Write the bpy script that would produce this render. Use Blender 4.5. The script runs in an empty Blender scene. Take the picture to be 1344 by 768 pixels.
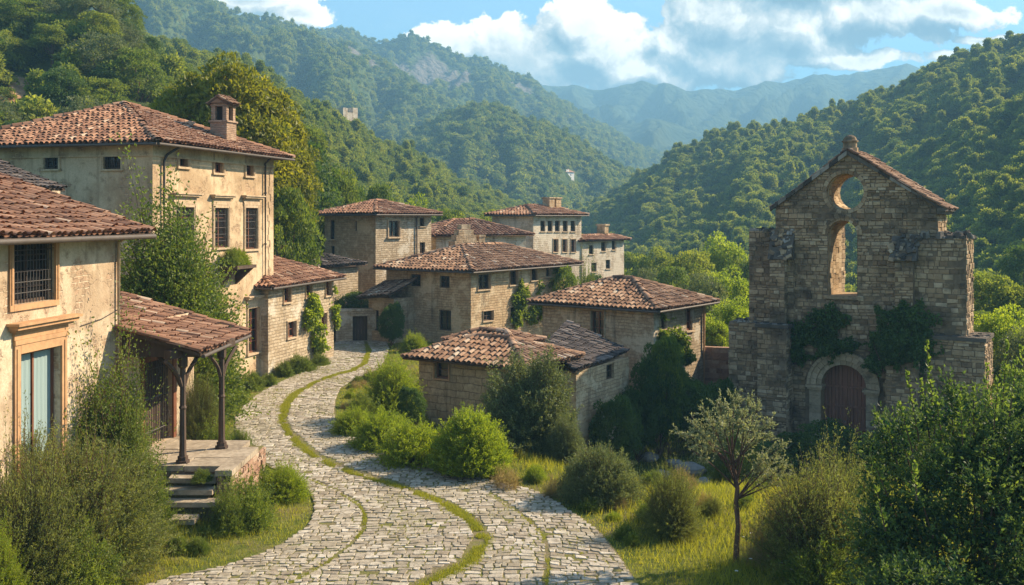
import bpy, math, random
import numpy as np
from mathutils import Vector

# ------------------------------------------------------------------ camera, world, sun
SC = bpy.context.scene
COL = SC.collection
RS = np.random.RandomState(7)
random.seed(7)
F, CX, HY, ZC = 1291.0, 672.0, 285.0, 7.5       # focal length in photo pixels, principal column, horizon row, eye height

cam = bpy.data.cameras.new("camera"); cam_o = bpy.data.objects.new("camera", cam); COL.objects.link(cam_o)
cam.sensor_width = 36.0; cam.sensor_fit = 'HORIZONTAL'; cam.lens = 36.0 * F / 1344.0
cam.shift_y = -(384.0 - HY) / 1344.0
cam.clip_start = 0.1; cam.clip_end = 9000
cam_o.location = (0, 0, ZC); cam_o.rotation_euler = (math.pi / 2, 0, 0)
SC.camera = cam_o

SUN_EL = math.radians(35.0)
SUN_AZ = math.radians(66.0)                        # clockwise from +Y
SUNV = Vector((math.sin(SUN_AZ) * math.cos(SUN_EL), math.cos(SUN_AZ) * math.cos(SUN_EL), math.sin(SUN_EL)))
sun = bpy.data.lights.new("sun", 'SUN'); sun.energy = 5.0; sun.angle = math.radians(0.55); sun.color = (1.0, 0.83, 0.60)
sun_o = bpy.data.objects.new("sun", sun); COL.objects.link(sun_o)
sun_o.rotation_euler = (-SUNV).to_track_quat('-Z', 'Y').to_euler(); sun_o.location = (60, 30, 90)

SC.view_settings.view_transform = 'Standard'; SC.view_settings.look = 'None'
SC.view_settings.gamma = 1.0; SC.view_settings.use_curve_mapping = False
SC.view_settings.exposure = 1.28

cy = SC.cycles
cy.use_denoising = True; cy.max_bounces = 6; cy.diffuse_bounces = 3; cy.glossy_bounces = 2
cy.transmission_bounces = 4; cy.transparent_max_bounces = 8; cy.volume_bounces = 0
cy.caustics_reflective = False; cy.caustics_refractive = False
cy.sample_clamp_indirect = 4.0
SC.render.use_persistent_data = False

# ------------------------------------------------------------------ node helper
class NT:
    def __init__(self, tree):
        self.t = tree; self.n = tree.nodes; self.l = tree.links
    def node(self, typ, ins=None, **props):
        nd = self.n.new(typ)
        for k, v in props.items(): setattr(nd, k, v)
        for k, v in (ins or {}).items():
            s = nd.inputs[k]
            if hasattr(v, 'links') or isinstance(v, bpy.types.NodeSocket): self.l.new(v, s)
            else: s.default_value = v
        return nd
    def math(self, op, a, b=None, c=None, clamp=False):
        nd = self.n.new('ShaderNodeMath'); nd.operation = op; nd.use_clamp = clamp
        for i, v in enumerate((a, b, c)):
            if v is None: continue
            if isinstance(v, bpy.types.NodeSocket): self.l.new(v, nd.inputs[i])
            else: nd.inputs[i].default_value = v
        return nd.outputs[0]
    def vmath(self, op, a, b=None):
        nd = self.n.new('ShaderNodeVectorMath'); nd.operation = op
        for i, v in enumerate((a, b)):
            if v is None: continue
            if isinstance(v, bpy.types.NodeSocket): self.l.new(v, nd.inputs[i])
            else: nd.inputs[i].default_value = v
        return nd
    def mix(self, f, a, b, blend='MIX'):
        nd = self.n.new('ShaderNodeMix'); nd.data_type = 'RGBA'; nd.blend_type = blend
        for s, v in ((nd.inputs[0], f), (nd.inputs[6], a), (nd.inputs[7], b)):
            if isinstance(v, bpy.types.NodeSocket): self.l.new(v, s)
            else: s.default_value = v if not isinstance(v, tuple) or len(v) != 3 else (*v, 1)
        return nd.outputs[2]
    def ramp(self, f, stops, interp='LINEAR'):
        nd = self.n.new('ShaderNodeValToRGB'); cr = nd.color_ramp; cr.interpolation = interp
        while len(cr.elements) < len(stops): cr.elements.new(0.5)
        for e, (p, c) in zip(cr.elements, stops):
            e.position = p; e.color = (*c, 1) if not isinstance(c, float) else (c, c, c, 1)
        self.l.new(f, nd.inputs[0]); return nd.outputs[0]
    def noise(self, vec, scale, detail=4, rough=0.55, dist=0.0, out=0):
        nd = self.n.new('ShaderNodeTexNoise'); nd.inputs['Scale'].default_value = scale
        nd.inputs['Detail'].default_value = detail; nd.inputs['Roughness'].default_value = rough
        nd.inputs['Distortion'].default_value = dist
        self.l.new(vec, nd.inputs['Vector']); return nd.outputs[out]
    def mrange(self, v, a, b, c=0.0, d=1.0, smooth=True):
        nd = self.n.new('ShaderNodeMapRange'); nd.interpolation_type = 'SMOOTHSTEP' if smooth else 'LINEAR'
        for i, x in enumerate((v, a, b, c, d)):
            if isinstance(x, bpy.types.NodeSocket): self.l.new(x, nd.inputs[i])
            else: nd.inputs[i].default_value = x
        return nd.outputs[0]

# ------------------------------------------------------------------ sky with broken cumulus (by direction in the world)
world = bpy.data.worlds.new("World"); SC.world = world; world.use_nodes = True
def make_world():
    nt = NT(world.node_tree); nt.n.clear()
    sky = nt.node('ShaderNodeTexSky', sky_type='NISHITA', sun_disc=False, sun_elevation=SUN_EL, sun_rotation=SUN_AZ,
                  altitude=300, air_density=1.0, dust_density=0.6, ozone_density=2.2)
    tc = nt.node('ShaderNodeTexCoord').outputs['Generated']
    sep = nt.node('ShaderNodeSeparateXYZ', {0: tc})
    X, Y, Z = sep.outputs
    ys = nt.math('MAXIMUM', Y, 0.05)
    u = nt.math('DIVIDE', X, ys); v = nt.math('DIVIDE', Z, ys)
    front = nt.mrange(Y, 0.15, 0.4)
    P = nt.node('ShaderNodeCombineXYZ', {0: u, 1: v}).outputs[0]
    warp = nt.noise(P, 9.0, 5, 0.6, 0, 1)
    PW = nt.vmath('ADD', P, nt.vmath('SCALE', nt.vmath('SUBTRACT', warp, (0.5, 0.5, 0.5)).outputs[0]).outputs[0])
    PW.inputs[1].links[0].from_node.inputs['Scale'].default_value = 0.045
    PW = PW.outputs[0]
    blobs = [  # column, row, half width, half height in photo pixels
        (585, 62, 70, 34), (650, 60, 75, 42), (700, 80, 90, 50), (755, 32, 62, 42), (790, 62, 90, 56), (850, 95, 110, 36), (950, 25, 92, 62),
        (890, 60, 70, 45), (960, 80, 110, 42), (1040, 40, 120, 60), (1130, 20, 130, 46), (1060, -30, 200, 50), (1240, 12, 90, 26), (1270, 76, 60, 9), (1100, 80, 120, 16),
        (330, -4, 110, 26), (395, 18, 50, 22), (240, -25, 80, 25), (1310, 48, 50, 8)]
    def field(vec):
        acc = None
        for (bx, by, rx, ry) in blobs:
            d = nt.vmath('SUBTRACT', vec, ((bx - CX) / F, (HY - by) / F, 0)).outputs[0]
            d = nt.vmath('MULTIPLY', d, (F / rx, F / ry, 0)).outputs[0]
            ln = nt.vmath('LENGTH', d).outputs['Value']
            val = nt.math('SUBTRACT', 1.0, ln)
            acc = val if acc is None else nt.math('SMOOTH_MAX', acc, val, 0.25)
        n = nt.noise(vec, 19.0, 9, 0.66)
        nf = nt.noise(vec, 62.0, 8, 0.62)
        return nt.math('ADD', nt.math('ADD', acc, nt.math('MULTIPLY', nt.math('SUBTRACT', n, 0.5), 1.35)), nt.math('MULTIPLY', nt.math('SUBTRACT', nf, 0.5), 0.78))
    f0 = field(PW)
    off = nt.vmath('ADD', PW, (0.013, 0.021, 0)).outputs[0]
    f1 = field(off)
    alpha = nt.math('MULTIPLY', nt.mrange(f0, -0.02, 0.13), front)
    lit = nt.math('ADD', nt.math('MULTIPLY', nt.math('SUBTRACT', f0, f1), 1.15), 0.58, clamp=True)
    deep = nt.mrange(f0, 0.25, 1.1)
    n2 = nt.noise(PW, 9.0, 5, 0.6)
    shade = nt.math('SUBTRACT', lit, nt.math('MULTIPLY', deep, nt.mrange(n2, 0.40, 0.60, 0.05, 0.55)), clamp=True)
    ccol = nt.ramp(shade, [(0.0, (0.105, 0.155, 0.20)), (0.30, (0.21, 0.255, 0.28)), (0.62, (0.45, 0.435, 0.40)), (1.0, (0.90, 0.81, 0.69))])
    thin = nt.math('MULTIPLY', nt.mrange(nt.noise(nt.vmath('MULTIPLY', P, (3.0, 9.0, 1)).outputs[0], 2.2, 6, 0.6), 0.50, 0.85, 0, 0.30), front)
    skyc = nt.node('ShaderNodeMix', data_type='RGBA', blend_type='MULTIPLY')
    skyc.inputs[0].default_value = 1.0
    nt.l.new(sky.outputs[0], skyc.inputs[6]); skyc.inputs[7].default_value = (0.124, 0.128, 0.120, 1)
    low = nt.mix(nt.mrange(Z, 0.02, 0.45), (0.21, 0.40, 0.50), (1.0, 1.0, 1.0))
    c = nt.mix(thin, nt.mix(1.0, skyc.outputs[2], low, 'MULTIPLY'), (0.42, 0.47, 0.50))
    c = nt.mix(alpha, c, ccol)
    bg = nt.node('ShaderNodeBackground', {'Color': c, 'Strength': 1.0})
    out = nt.node('ShaderNodeOutputWorld', {'Surface': bg.outputs[0]})
make_world()

# ------------------------------------------------------------------ projection helpers (photo pixel <-> place)
def at(px, py, Y): return np.array(((px - CX) / F * Y, Y, ZC + (HY - py) / F * Y))
def onz(px, py, z=0.0):
    Y = (ZC - z) * F / (py - HY); return np.array(((px - CX) / F * Y, Y, z))
def sstep(x, a, b):
    t = np.clip((np.asarray(x, float) - a) / (b - a), 0, 1); return t * t * (3 - 2 * t)

def vnoise(x, y, seed=0):
    x = np.asarray(x, float); y = np.asarray(y, float)
    xi = np.floor(x).astype(np.int64); yi = np.floor(y).astype(np.int64)
    fx = x - xi; fy = y - yi; fx = fx * fx * (3 - 2 * fx); fy = fy * fy * (3 - 2 * fy)
    def h(a, b):
        n = (a * 374761393 + b * 668265263 + seed * 1442695041) & 0xffffffff
        n = ((n ^ (n >> 13)) * 1274126177) & 0xffffffff
        return ((n ^ (n >> 16)) & 0xffff) / 65535.0
    return (h(xi, yi) * (1 - fx) + h(xi + 1, yi) * fx) * (1 - fy) + (h(xi, yi + 1) * (1 - fx) + h(xi + 1, yi + 1) * fx) * fy
def fbm(x, y, seed=0, oct=5):
    s = 0; a = 0.5; f = 1.0
    for i in range(oct):
        s = s + a * vnoise(x * f, y * f, seed + i * 17); a *= 0.5; f *= 2.03
    return s

# ------------------------------------------------------------------ mesh builder
def nrm(v): v = np.asarray(v, float); return v / (np.linalg.norm(v, axis=-1, keepdims=True) + 1e-12)
class MB:
    def __init__(self): self.V = []; self.Fs = []; self.R = []; self.M = []; self.U = []; self.n = 0
    def add(self, V, Fc, r=0.5, m=0, uv=None):
        V = np.asarray(V, float).reshape(-1, 3); Fc = np.asarray(Fc, int)
        self.V.append(V); self.Fs.append(Fc + self.n); k = len(Fc)
        self.R.append(np.full(k, r) if np.isscalar(r) else np.asarray(r, float)); self.M.append(np.full(k, m, int))
        self.U.append(np.zeros((len(V), 3)) if uv is None else np.asarray(uv, float).reshape(-1, 3))
        self.n += len(V); return self
    def box(self, O, u, v, w, r=0.5, m=0, uvs=True):
        """parallelepiped at corner O with edges u, v, w"""
        O, u, v, w = (np.asarray(x, float) for x in (O, u, v, w))
        V = np.array([O, O+u, O+u+v, O+v, O+w, O+u+w, O+u+v+w, O+v+w])
        Fc = [(0,3,2,1),(4,5,6,7),(0,1,5,4),(1,2,6,5),(2,3,7,6),(3,0,4,7)]
        if np.dot(np.cross(u, v), w) < 0: Fc = [f[::-1] for f in Fc]
        hv = V[:, :2] @ nrm(np.array([0.8, 0.6])); uv = np.stack([hv, V[:, 2], V[:, 0]], 1)
        return self.add(V, Fc, r, m, uv)
    def tube(self, pts, rad, n=8, r=0.5, m=0, cap=True):
        pts = np.asarray(pts, float); k = len(pts); rad = np.full(k, rad) if np.isscalar(rad) else np.asarray(rad, float)
        T = np.gradient(pts, axis=0); T = nrm(T)
        ref = np.array([0.0, 0, 1]) if abs(T[0][2]) < 0.9 else np.array([1.0, 0, 0])
        A = nrm(np.cross(T, ref)); B = np.cross(T, A)
        an = np.linspace(0, 2*np.pi, n, endpoint=False)
        V = pts[:, None] + rad[:, None, None] * (np.cos(an)[None, :, None] * A[:, None] + np.sin(an)[None, :, None] * B[:, None])
        V = V.reshape(-1, 3); Fc = []
        for i in range(k-1):
            for j in range(n):
                Fc.append((i*n+j, i*n+(j+1) % n, (i+1)*n+(j+1) % n, (i+1)*n+j))
        self.add(V, Fc, r, m)
        if cap:
            V2 = np.concatenate([V[:n], V[-n:]]); self.add(V2, [tuple(range(n))[::-1], tuple(range(n, 2*n))], r, m)
        return self
    def build(self, name, mats, parent=None, smooth=False):
        me = bpy.data.meshes.new(name)
        V = np.concatenate(self.V)
        loops = np.concatenate([f.ravel() for f in self.Fs])
        tot = np.concatenate([np.full(len(f), f.shape[1]) for f in self.Fs]); st = np.concatenate([[0], np.cumsum(tot)[:-1]])
        if parent is not None:
            V = V - np.array(WORLD.get(parent.name, (0, 0, 0)))
        me.vertices.add(len(V)); me.vertices.foreach_set('co', V.astype(np.float32).ravel())
        me.loops.add(len(loops)); me.loops.foreach_set('vertex_index', loops.astype(np.int32))
        me.polygons.add(len(tot)); me.polygons.foreach_set('loop_start', st.astype(np.int32)); me.polygons.foreach_set('loop_total', tot.astype(np.int32))
        mats = mats if isinstance(mats, (list, tuple)) else [mats]
        for m in mats: me.materials.append(m)
        me.polygons.foreach_set('material_index', np.concatenate(self.M).astype(np.int32))
        me.polygons.foreach_set('use_smooth', np.full(len(tot), bool(smooth)))
        me.update(calc_edges=True)
        a = me.attributes.new('rnd', 'FLOAT', 'FACE'); a.data.foreach_set('value', np.concatenate(self.R).astype(np.float32))
        b = me.attributes.new('wuv', 'FLOAT_VECTOR', 'POINT'); b.data.foreach_set('vector', np.concatenate(self.U).astype(np.float32).ravel())
        o = bpy.data.objects.new(name, me); COL.objects.link(o)
        if parent is not None:
            o.parent = parent
            WORLD[o.name] = WORLD.get(parent.name, (0, 0, 0))
        return o
WORLD = {}
def tag(o, label, cat, group=None, kind=None):
    if label: o['label'] = label
    if cat: o['category'] = cat
    if group: o['group'] = group
    if kind: o['kind'] = kind
    return o
def thing(name, label, cat, loc=(0, 0, 0), group=None):
    o = bpy.data.objects.new(name, None); COL.objects.link(o); o.location = tuple(float(c) for c in loc)
    o.empty_display_size = 0.3
    WORLD[o.name] = tuple(float(c) for c in loc)
    return tag(o, label, cat, group)
def copy_thing(o, parent=None):
    c = o.copy(); COL.objects.link(c)
    if parent is not None: c.parent = parent
    for ch in list(o.children): copy_thing(ch, c)
    return c

# ------------------------------------------------------------------ materials
def new_mat(name):
    m = bpy.data.materials.new(name); m.use_nodes = True
    nt = NT(m.node_tree); nt.n.clear()
    out = nt.node('ShaderNodeOutputMaterial'); return m, nt, out
def bsdf(nt, out, col, rough=0.85, spec=0.3, bump=None, bstr=0.4, bdist=0.02):
    b = nt.node('ShaderNodeBsdfPrincipled', {'Roughness': rough, 'Specular IOR Level': spec})
    if isinstance(col, bpy.types.NodeSocket): nt.l.new(col, b.inputs['Base Color'])
    else: b.inputs['Base Color'].default_value = (*col, 1)
    if bump is not None:
        bn = nt.node('ShaderNodeBump', {'Height': bump, 'Strength': bstr, 'Distance': bdist}); nt.l.new(bn.outputs[0], b.inputs['Normal'])
    nt.l.new(b.outputs[0], out.inputs['Surface']); return b
def attr(nt, name, vec=False):
    a = nt.node('ShaderNodeAttribute', attribute_name=name); return a.outputs['Vector'] if vec else a.outputs['Fac']
def geopos(nt): return nt.node('ShaderNodeNewGeometry').outputs['Position']

def m_plaster(name, base, dark, brick=(0.30, 0.19, 0.12), rough=0.5, expose=0.60):
    m, nt, out = new_mat(name); p = geopos(nt)
    n1 = nt.noise(p, 0.55, 6, 0.62); n2 = nt.noise(p, 3.2, 6, 0.7); n3 = nt.noise(p, 24, 4, 0.6)
    st = nt.noise(nt.vmath('MULTIPLY', p, (2.2, 2.2, 0.16)).outputs[0], 1.3, 5, 0.65)
    c = nt.mix(nt.mrange(n1, 0.40, 0.60), base, dark)
    c = nt.mix(nt.mrange(n2, 0.50, 0.72, 0, 0.75), c, tuple(x*0.55 for x in dark))
    c = nt.mix(nt.mrange(st, 0.50, 0.72, 0, 0.5), c, tuple(x*0.55 for x in dark))
    w = attr(nt, 'wuv', True)
    wd = nt.vmath('ADD', w, nt.vmath('MULTIPLY', nt.noise(p, 1.2, 3, 0.5, 0, 1), (0.12, 0.12, 0)).outputs[0]).outputs[0]
    bt = nt.node('ShaderNodeTexBrick', {'Vector': wd, 'Scale': 1.0, 'Color1': (*brick, 1), 'Color2': (*[x*1.5 for x in brick], 1), 'Mortar': (*[x*1.3 for x in base], 1),
                 'Mortar Size': 0.014, 'Brick Width': 0.34, 'Row Height': 0.15, 'Bias': 0.0, 'Mortar Smooth': 0.4})
    ex = nt.mrange(nt.noise(p, 1.1, 7, 0.68), expose, expose + 0.05)
    c = nt.mix(ex, c, nt.mix(0.35, bt.outputs[0], c))
    cr = nt.node('ShaderNodeTexVoronoi', {'Vector': nt.vmath('ADD', p, nt.vmath('MULTIPLY', nt.noise(p, 2.5, 4, 0.6, 0, 1), (0.5, 0.5, 0.5)).outputs[0]).outputs[0], 'Scale': 1.1}, feature='DISTANCE_TO_EDGE')
    crk = nt.math('MULTIPLY', nt.mrange(cr.outputs['Distance'], 0.0, 0.008, 0.5, 0.0), nt.mrange(n1, 0.45, 0.6))
    c = nt.mix(crk, c, (0.12, 0.085, 0.06))
    c = nt.mix(nt.mrange(n3, 0.3, 0.7, 0.0, 0.35), c, tuple(x*0.7 for x in dark))
    h = nt.math('ADD', nt.math('MULTIPLY', n2, 0.8), nt.math('MULTIPLY', n3, 0.4))
    h = nt.math('SUBTRACT', h, nt.math('MULTIPLY', ex, nt.math('ADD', 0.6, nt.math('MULTIPLY', bt.outputs['Fac'], 0.9))))
    h = nt.math('SUBTRACT', h, crk)
    bsdf(nt, out, c, 0.92, 0.15, h, 0.75, 0.035); return m

def m_masonry(name, c1, c2, mortar, bw=0.42, rh=0.19, plaster=None, pl_amt=0.55, dark=(0.09, 0.07, 0.05)):
    m, nt, out = new_mat(name); p = geopos(nt); w = attr(nt, 'wuv', True)
    wob = nt.vmath('SUBTRACT', nt.noise(p, 2.2, 4, 0.6, 0, 1), (0.5, 0.5, 0.5)).outputs[0]
    wd = nt.vmath('ADD', w, nt.vmath('MULTIPLY', wob, (0.22, 0.16, 0)).outputs[0]).outputs[0]
    bt = nt.node('ShaderNodeTexBrick', {'Vector': wd, 'Scale': 1.0, 'Color1': (*c1, 1), 'Color2': (*c2, 1), 'Mortar': (*mortar, 1),
                 'Mortar Size': 0.016, 'Brick Width': bw, 'Row Height': rh, 'Bias': -0.1, 'Mortar Smooth': 0.5})
    bt.offset_frequency = 2; bt.squash = 1.4; bt.squash_frequency = 3
    n1 = nt.noise(p, 0.6, 5, 0.6); n2 = nt.noise(p, 7, 6, 0.7); n3 = nt.noise(p, 2.6, 5, 0.65)
    c = nt.mix(nt.mrange(n2, 0.35, 0.75, 0, 0.75), bt.outputs[0], tuple(x*0.55 for x in c1))
    c = nt.mix(nt.mrange(n3, 0.5, 0.75, 0, 0.6), c, tuple(min(1, x*1.35) for x in c2))
    hb = nt.math('SUBTRACT', nt.math('MULTIPLY', n2, 0.7), nt.math('MULTIPLY', bt.outputs['Fac'], 1.1))
    if plaster:
        pm = nt.mrange(nt.noise(p, 0.8, 7, 0.66), pl_amt, pl_amt + 0.08)
        c = nt.mix(pm, c, nt.mix(nt.mrange(n2, 0.3, 0.7), plaster, tuple(x*0.75 for x in plaster)))
        hb = nt.math('MULTIPLY', hb, nt.math('SUBTRACT', 1.0, nt.math('MULTIPLY', pm, 0.75)))
    st = nt.noise(nt.vmath('MULTIPLY', p, (1.6, 1.6, 0.2)).outputs[0], 1.2, 5, 0.65)
    c = nt.mix(nt.mrange(st, 0.52, 0.75, 0, 0.65), c, dark)
    bsdf(nt, out, c, 0.93, 0.12, hb, 0.9, 0.05); return m

def m_blocks(name, stops, dark=(0.05, 0.042, 0.035), stain=0.5, mott=5.0):
    """stones that are real blocks: hue from each block's own value"""
    m, nt, out = new_mat(name); p = geopos(nt)
    c = nt.ramp(attr(nt, 'rnd'), stops)
    n2 = nt.noise(p, mott, 7, 0.7); n3 = nt.noise(p, 0.7, 6, 0.65); n4 = nt.noise(p, 30, 4, 0.6)
    c = nt.mix(nt.mrange(n2, 0.40, 0.72, 0, 0.7), c, nt.mix(0.5, c, dark))
    c = nt.mix(nt.mrange(n3, stain, stain + 0.22, 0, 0.75), c, dark)
    c = nt.mix(nt.mrange(nt.noise(p, 11, 5, 0.7), 0.64, 0.76, 0, 0.55), c, (0.42, 0.40, 0.33))
    h = nt.math('ADD', nt.math('MULTIPLY', n2, 0.8), nt.math('MULTIPLY', n4, 0.45))
    bsdf(nt, out, c, 0.93, 0.08, h, 0.9, 0.04); return m

def m_tile(name, stops, lichen=0.5):
    m, nt, out = new_mat(name); p = geopos(nt)
    c = nt.ramp(attr(nt, 'rnd'), stops)
    n1 = nt.noise(p, 0.9, 5, 0.65); n2 = nt.noise(p, 14, 5, 0.7)
    c = nt.mix(nt.mrange(n1, 0.46, 0.70, 0, 0.6), c, nt.mix(0.55, c, (0.07, 0.05, 0.04)))
    c = nt.mix(nt.mrange(n2, 0.54, 0.74, 0, lichen), c, (0.30, 0.25, 0.19))
    c = nt.mix(nt.mrange(nt.noise(p, 5, 5, 0.7), 0.55, 0.7, 0, 0.55), c, (0.055, 0.04, 0.034))
    bsdf(nt, out, c, 0.9, 0.18, n2, 0.6, 0.015); return m

def m_leaf(name, dark, light, trans=0.35, var=0.25, rough=0.5, tcol=None):
    m, nt, out = new_mat(name)
    r = attr(nt, 'rnd'); oi = nt.node('ShaderNodeObjectInfo').outputs['Random']
    f = nt.math('ADD', nt.math('MULTIPLY', r, 1.0 - var), nt.math('MULTIPLY', oi, var))
    c = nt.ramp(f, [(0.0, dark), (0.55, tuple(0.5*(a+b) for a, b in zip(dark, light))), (1.0, light)])
    b = nt.node('ShaderNodeBsdfPrincipled', {'Base Color': c, 'Roughness': rough, 'Specular IOR Level': 0.35})
    tc = nt.mix(0.6, c, nt.mix(1.0, c, tcol or (1.0, 0.95, 0.35), 'MULTIPLY'))
    tc = nt.mix(1.0, tc, (1.7, 1.7, 1.5), 'MULTIPLY')
    tr = nt.node('ShaderNodeBsdfTranslucent', {'Color': tc})
    mx = nt.node('ShaderNodeMixShader', {0: trans, 1: b.outputs[0], 2: tr.outputs[0]})
    nt.l.new(mx.outputs[0], out.inputs['Surface']); return m

def m_simple(name, col, rough=0.7, spec=0.3, nscale=8.0, amt=0.5, bstr=0.4, col2=None, stretch=(1, 1, 1), metal=0.0):
    m, nt, out = new_mat(name); p = nt.vmath('MULTIPLY', geopos(nt), stretch).outputs[0]
    n = nt.noise(p, nscale, 6, 0.65); n2 = nt.noise(p, nscale * 0.2, 4, 0.6)
    c2 = col2 or tuple(x * 0.5 for x in col)
    c = nt.mix(nt.mrange(nt.math('ADD', nt.math('MULTIPLY', n, 0.6), nt.math('MULTIPLY', n2, 0.4)), 0.35, 0.68, 0, amt), col, c2)
    b = bsdf(nt, out, c, rough, spec, n, bstr, 0.01); b.inputs['Metallic'].default_value = metal; return m

M = {}
M['villa'] = m_plaster('cream_plaster', (0.66, 0.50, 0.315), (0.43, 0.295, 0.17), expose=0.565)
M['house'] = m_plaster('worn_plaster', (0.66, 0.53, 0.365), (0.42, 0.30, 0.19), expose=0.55)
M['trim'] = m_simple('pale_stone_trim', (0.56, 0.42, 0.27), 0.85, 0.15, 6, 0.8, 0.6, (0.30, 0.20, 0.12))
M['orange_trim'] = m_simple('ochre_stone_trim', (0.52, 0.30, 0.15), 0.85, 0.15, 6, 0.75, 0.5, (0.29, 0.16, 0.085))
M['brownstone'] = m_masonry('golden_rubble', (0.47, 0.315, 0.175), (0.60, 0.44, 0.265), (0.36, 0.25, 0.155), 0.36, 0.15, (0.66, 0.50, 0.315), 0.51)
M['greystone'] = m_masonry('grey_rubble', (0.41, 0.305, 0.19), (0.57, 0.455, 0.315), (0.34, 0.255, 0.165), 0.36, 0.15, (0.62, 0.53, 0.40), 0.54)
M['ashlar'] = m_masonry('ochre_ashlar', (0.42, 0.29, 0.16), (0.54, 0.39, 0.225), (0.25, 0.17, 0.105), 0.62, 0.30, (0.48, 0.36, 0.22), 0.70)
M['paleplaster'] = m_masonry('pale_render', (0.47, 0.375, 0.27), (0.57, 0.47, 0.35), (0.38, 0.295, 0.205), 0.42, 0.17, (0.62, 0.53, 0.41), 0.44)
M['church'] = m_blocks('church_stone', [(0, (0.20, 0.122, 0.066)), (0.4, (0.36, 0.237, 0.132)), (0.75, (0.47, 0.325, 0.188)), (1, (0.58, 0.43, 0.275))], stain=0.44)
M['church_mortar'] = m_simple('church_mortar', (0.22, 0.155, 0.095), 0.95, 0.1, 5, 0.8, 0.8, (0.10, 0.072, 0.05))
M['church_reveal'] = m_blocks('warm_dressed_stone', [(0, (0.27, 0.18, 0.10)), (0.5, (0.43, 0.295, 0.165)), (1, (0.54, 0.40, 0.25))], stain=0.56, mott=9)
M['arch'] = m_blocks('arch_stone', [(0, (0.34, 0.245, 0.145)), (1, (0.48, 0.36, 0.23))], stain=0.52, mott=8)
M['cap'] = m_blocks('weathered_capstone', [(0, (0.06, 0.048, 0.038)), (0.6, (0.15, 0.12, 0.092)), (1, (0.36, 0.31, 0.25))], stain=0.50, mott=3.5)
T_RED = [(0, (0.14, 0.070, 0.044)), (0.3, (0.25, 0.122, 0.070)), (0.65, (0.345, 0.178, 0.103)), (0.88, (0.43, 0.245, 0.148)), (1, (0.52, 0.37, 0.25))]
T_BRN = [(0, (0.11, 0.060, 0.038)), (0.3, (0.225, 0.122, 0.070)), (0.65, (0.33, 0.185, 0.105)), (0.88, (0.42, 0.265, 0.165)), (1, (0.52, 0.40, 0.28))]
T_DRK = [(0, (0.05, 0.040, 0.036)), (0.4, (0.10, 0.076, 0.062)), (0.8, (0.17, 0.13, 0.105)), (1, (0.28, 0.23, 0.19))]
M['tile_red'] = m_tile('red_clay_tile', T_RED, 0.40)
M['tile_brown'] = m_tile('brown_clay_tile', T_BRN, 0.5)
M['tile_dark'] = m_tile('dark_clay_tile', T_DRK, 0.4)
M['wood'] = m_simple('dark_weathered_timber', (0.10, 0.062, 0.040), 0.75, 0.3, 9, 0.8, 0.6, (0.035, 0.023, 0.017), (1, 1, 0.15))
M['wood_red'] = m_simple('red_brown_timber', (0.23, 0.085, 0.040), 0.65, 0.3, 10, 0.8, 0.5, (0.085, 0.032, 0.018), (1, 1, 0.12))
M['wood_door'] = m_simple('church_door_timber', (0.27, 0.115, 0.070), 0.75, 0.25, 10, 0.8, 0.7, (0.12, 0.052, 0.034), (1, 1, 0.1))
M['iron'] = m_simple('black_iron', (0.035, 0.032, 0.030), 0.55, 0.5, 12, 0.6, 0.3, (0.07, 0.045, 0.03))
M['gutter'] = m_simple('grey_metal_gutter', (0.10, 0.078, 0.060), 0.6, 0.35, 5, 0.7, 0.2, (0.06, 0.045, 0.036))
M['glass'] = m_simple('dark_window_glass', (0.022, 0.022, 0.022), 0.12, 0.6, 2, 0.4, 0.05)
M['hole'] = m_simple('dim_interior', (0.035, 0.026, 0.02), 0.95, 0.05, 3, 0.6, 0.2)
M['curtain'] = m_simple('pale_blue_curtain', (0.27, 0.345, 0.33), 0.85, 0.2, 6, 0.5, 0.8, (0.17, 0.23, 0.225), (14, 14, 0.3))
M['bark'] = m_simple('brown_bark', (0.15, 0.085, 0.055), 0.9, 0.15, 14, 0.8, 0.9, (0.055, 0.034, 0.024), (1, 1, 0.25))
M['slab'] = m_simple('worn_stone_slab', (0.42, 0.34, 0.245), 0.9, 0.15, 7, 0.9, 0.4, (0.19, 0.145, 0.098))
M['rubble'] = m_blocks('reddish_rubble', [(0, (0.22, 0.115, 0.075)), (0.5, (0.36, 0.22, 0.145)), (1, (0.50, 0.38, 0.27))], stain=0.6, mott=9)
M['rock'] = m_simple('grey_boulder', (0.33, 0.30, 0.26), 0.9, 0.15, 3, 0.8, 0.9, (0.14, 0.125, 0.105))
M['white_wall'] = m_simple('white_render', (0.78, 0.74, 0.68), 0.85, 0.2, 1, 0.5, 0.3, (0.55, 0.50, 0.44))
# foliage
M['leaf_olive'] = m_leaf('olive_leaf', (0.070, 0.094, 0.034), (0.215, 0.240, 0.095), 0.38, 0.15)
M['leaf_grey'] = m_leaf('grey_green_leaf', (0.085, 0.110, 0.026), (0.270, 0.280, 0.070), 0.44, 0.15)
M['leaf_silver'] = m_leaf('silver_leaf', (0.14, 0.16, 0.085), (0.34, 0.35, 0.20), 0.38, 0.1)
M['leaf_green'] = m_leaf('mid_green_leaf', (0.062, 0.108, 0.015), (0.230, 0.270, 0.038), 0.48, 0.2)
M['leaf_bright'] = m_leaf('bright_green_leaf', (0.130, 0.190, 0.012), (0.320, 0.370, 0.028), 0.52, 0.15)
M['leaf_laurel'] = m_leaf('glossy_laurel_leaf', (0.010, 0.040, 0.027), (0.180, 0.240, 0.042), 0.44, 0.0, 0.55)
M['leaf_dark'] = m_leaf('dark_ivy_leaf', (0.036, 0.078, 0.016), (0.120, 0.175, 0.034), 0.40, 0.2, 0.6)
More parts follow.
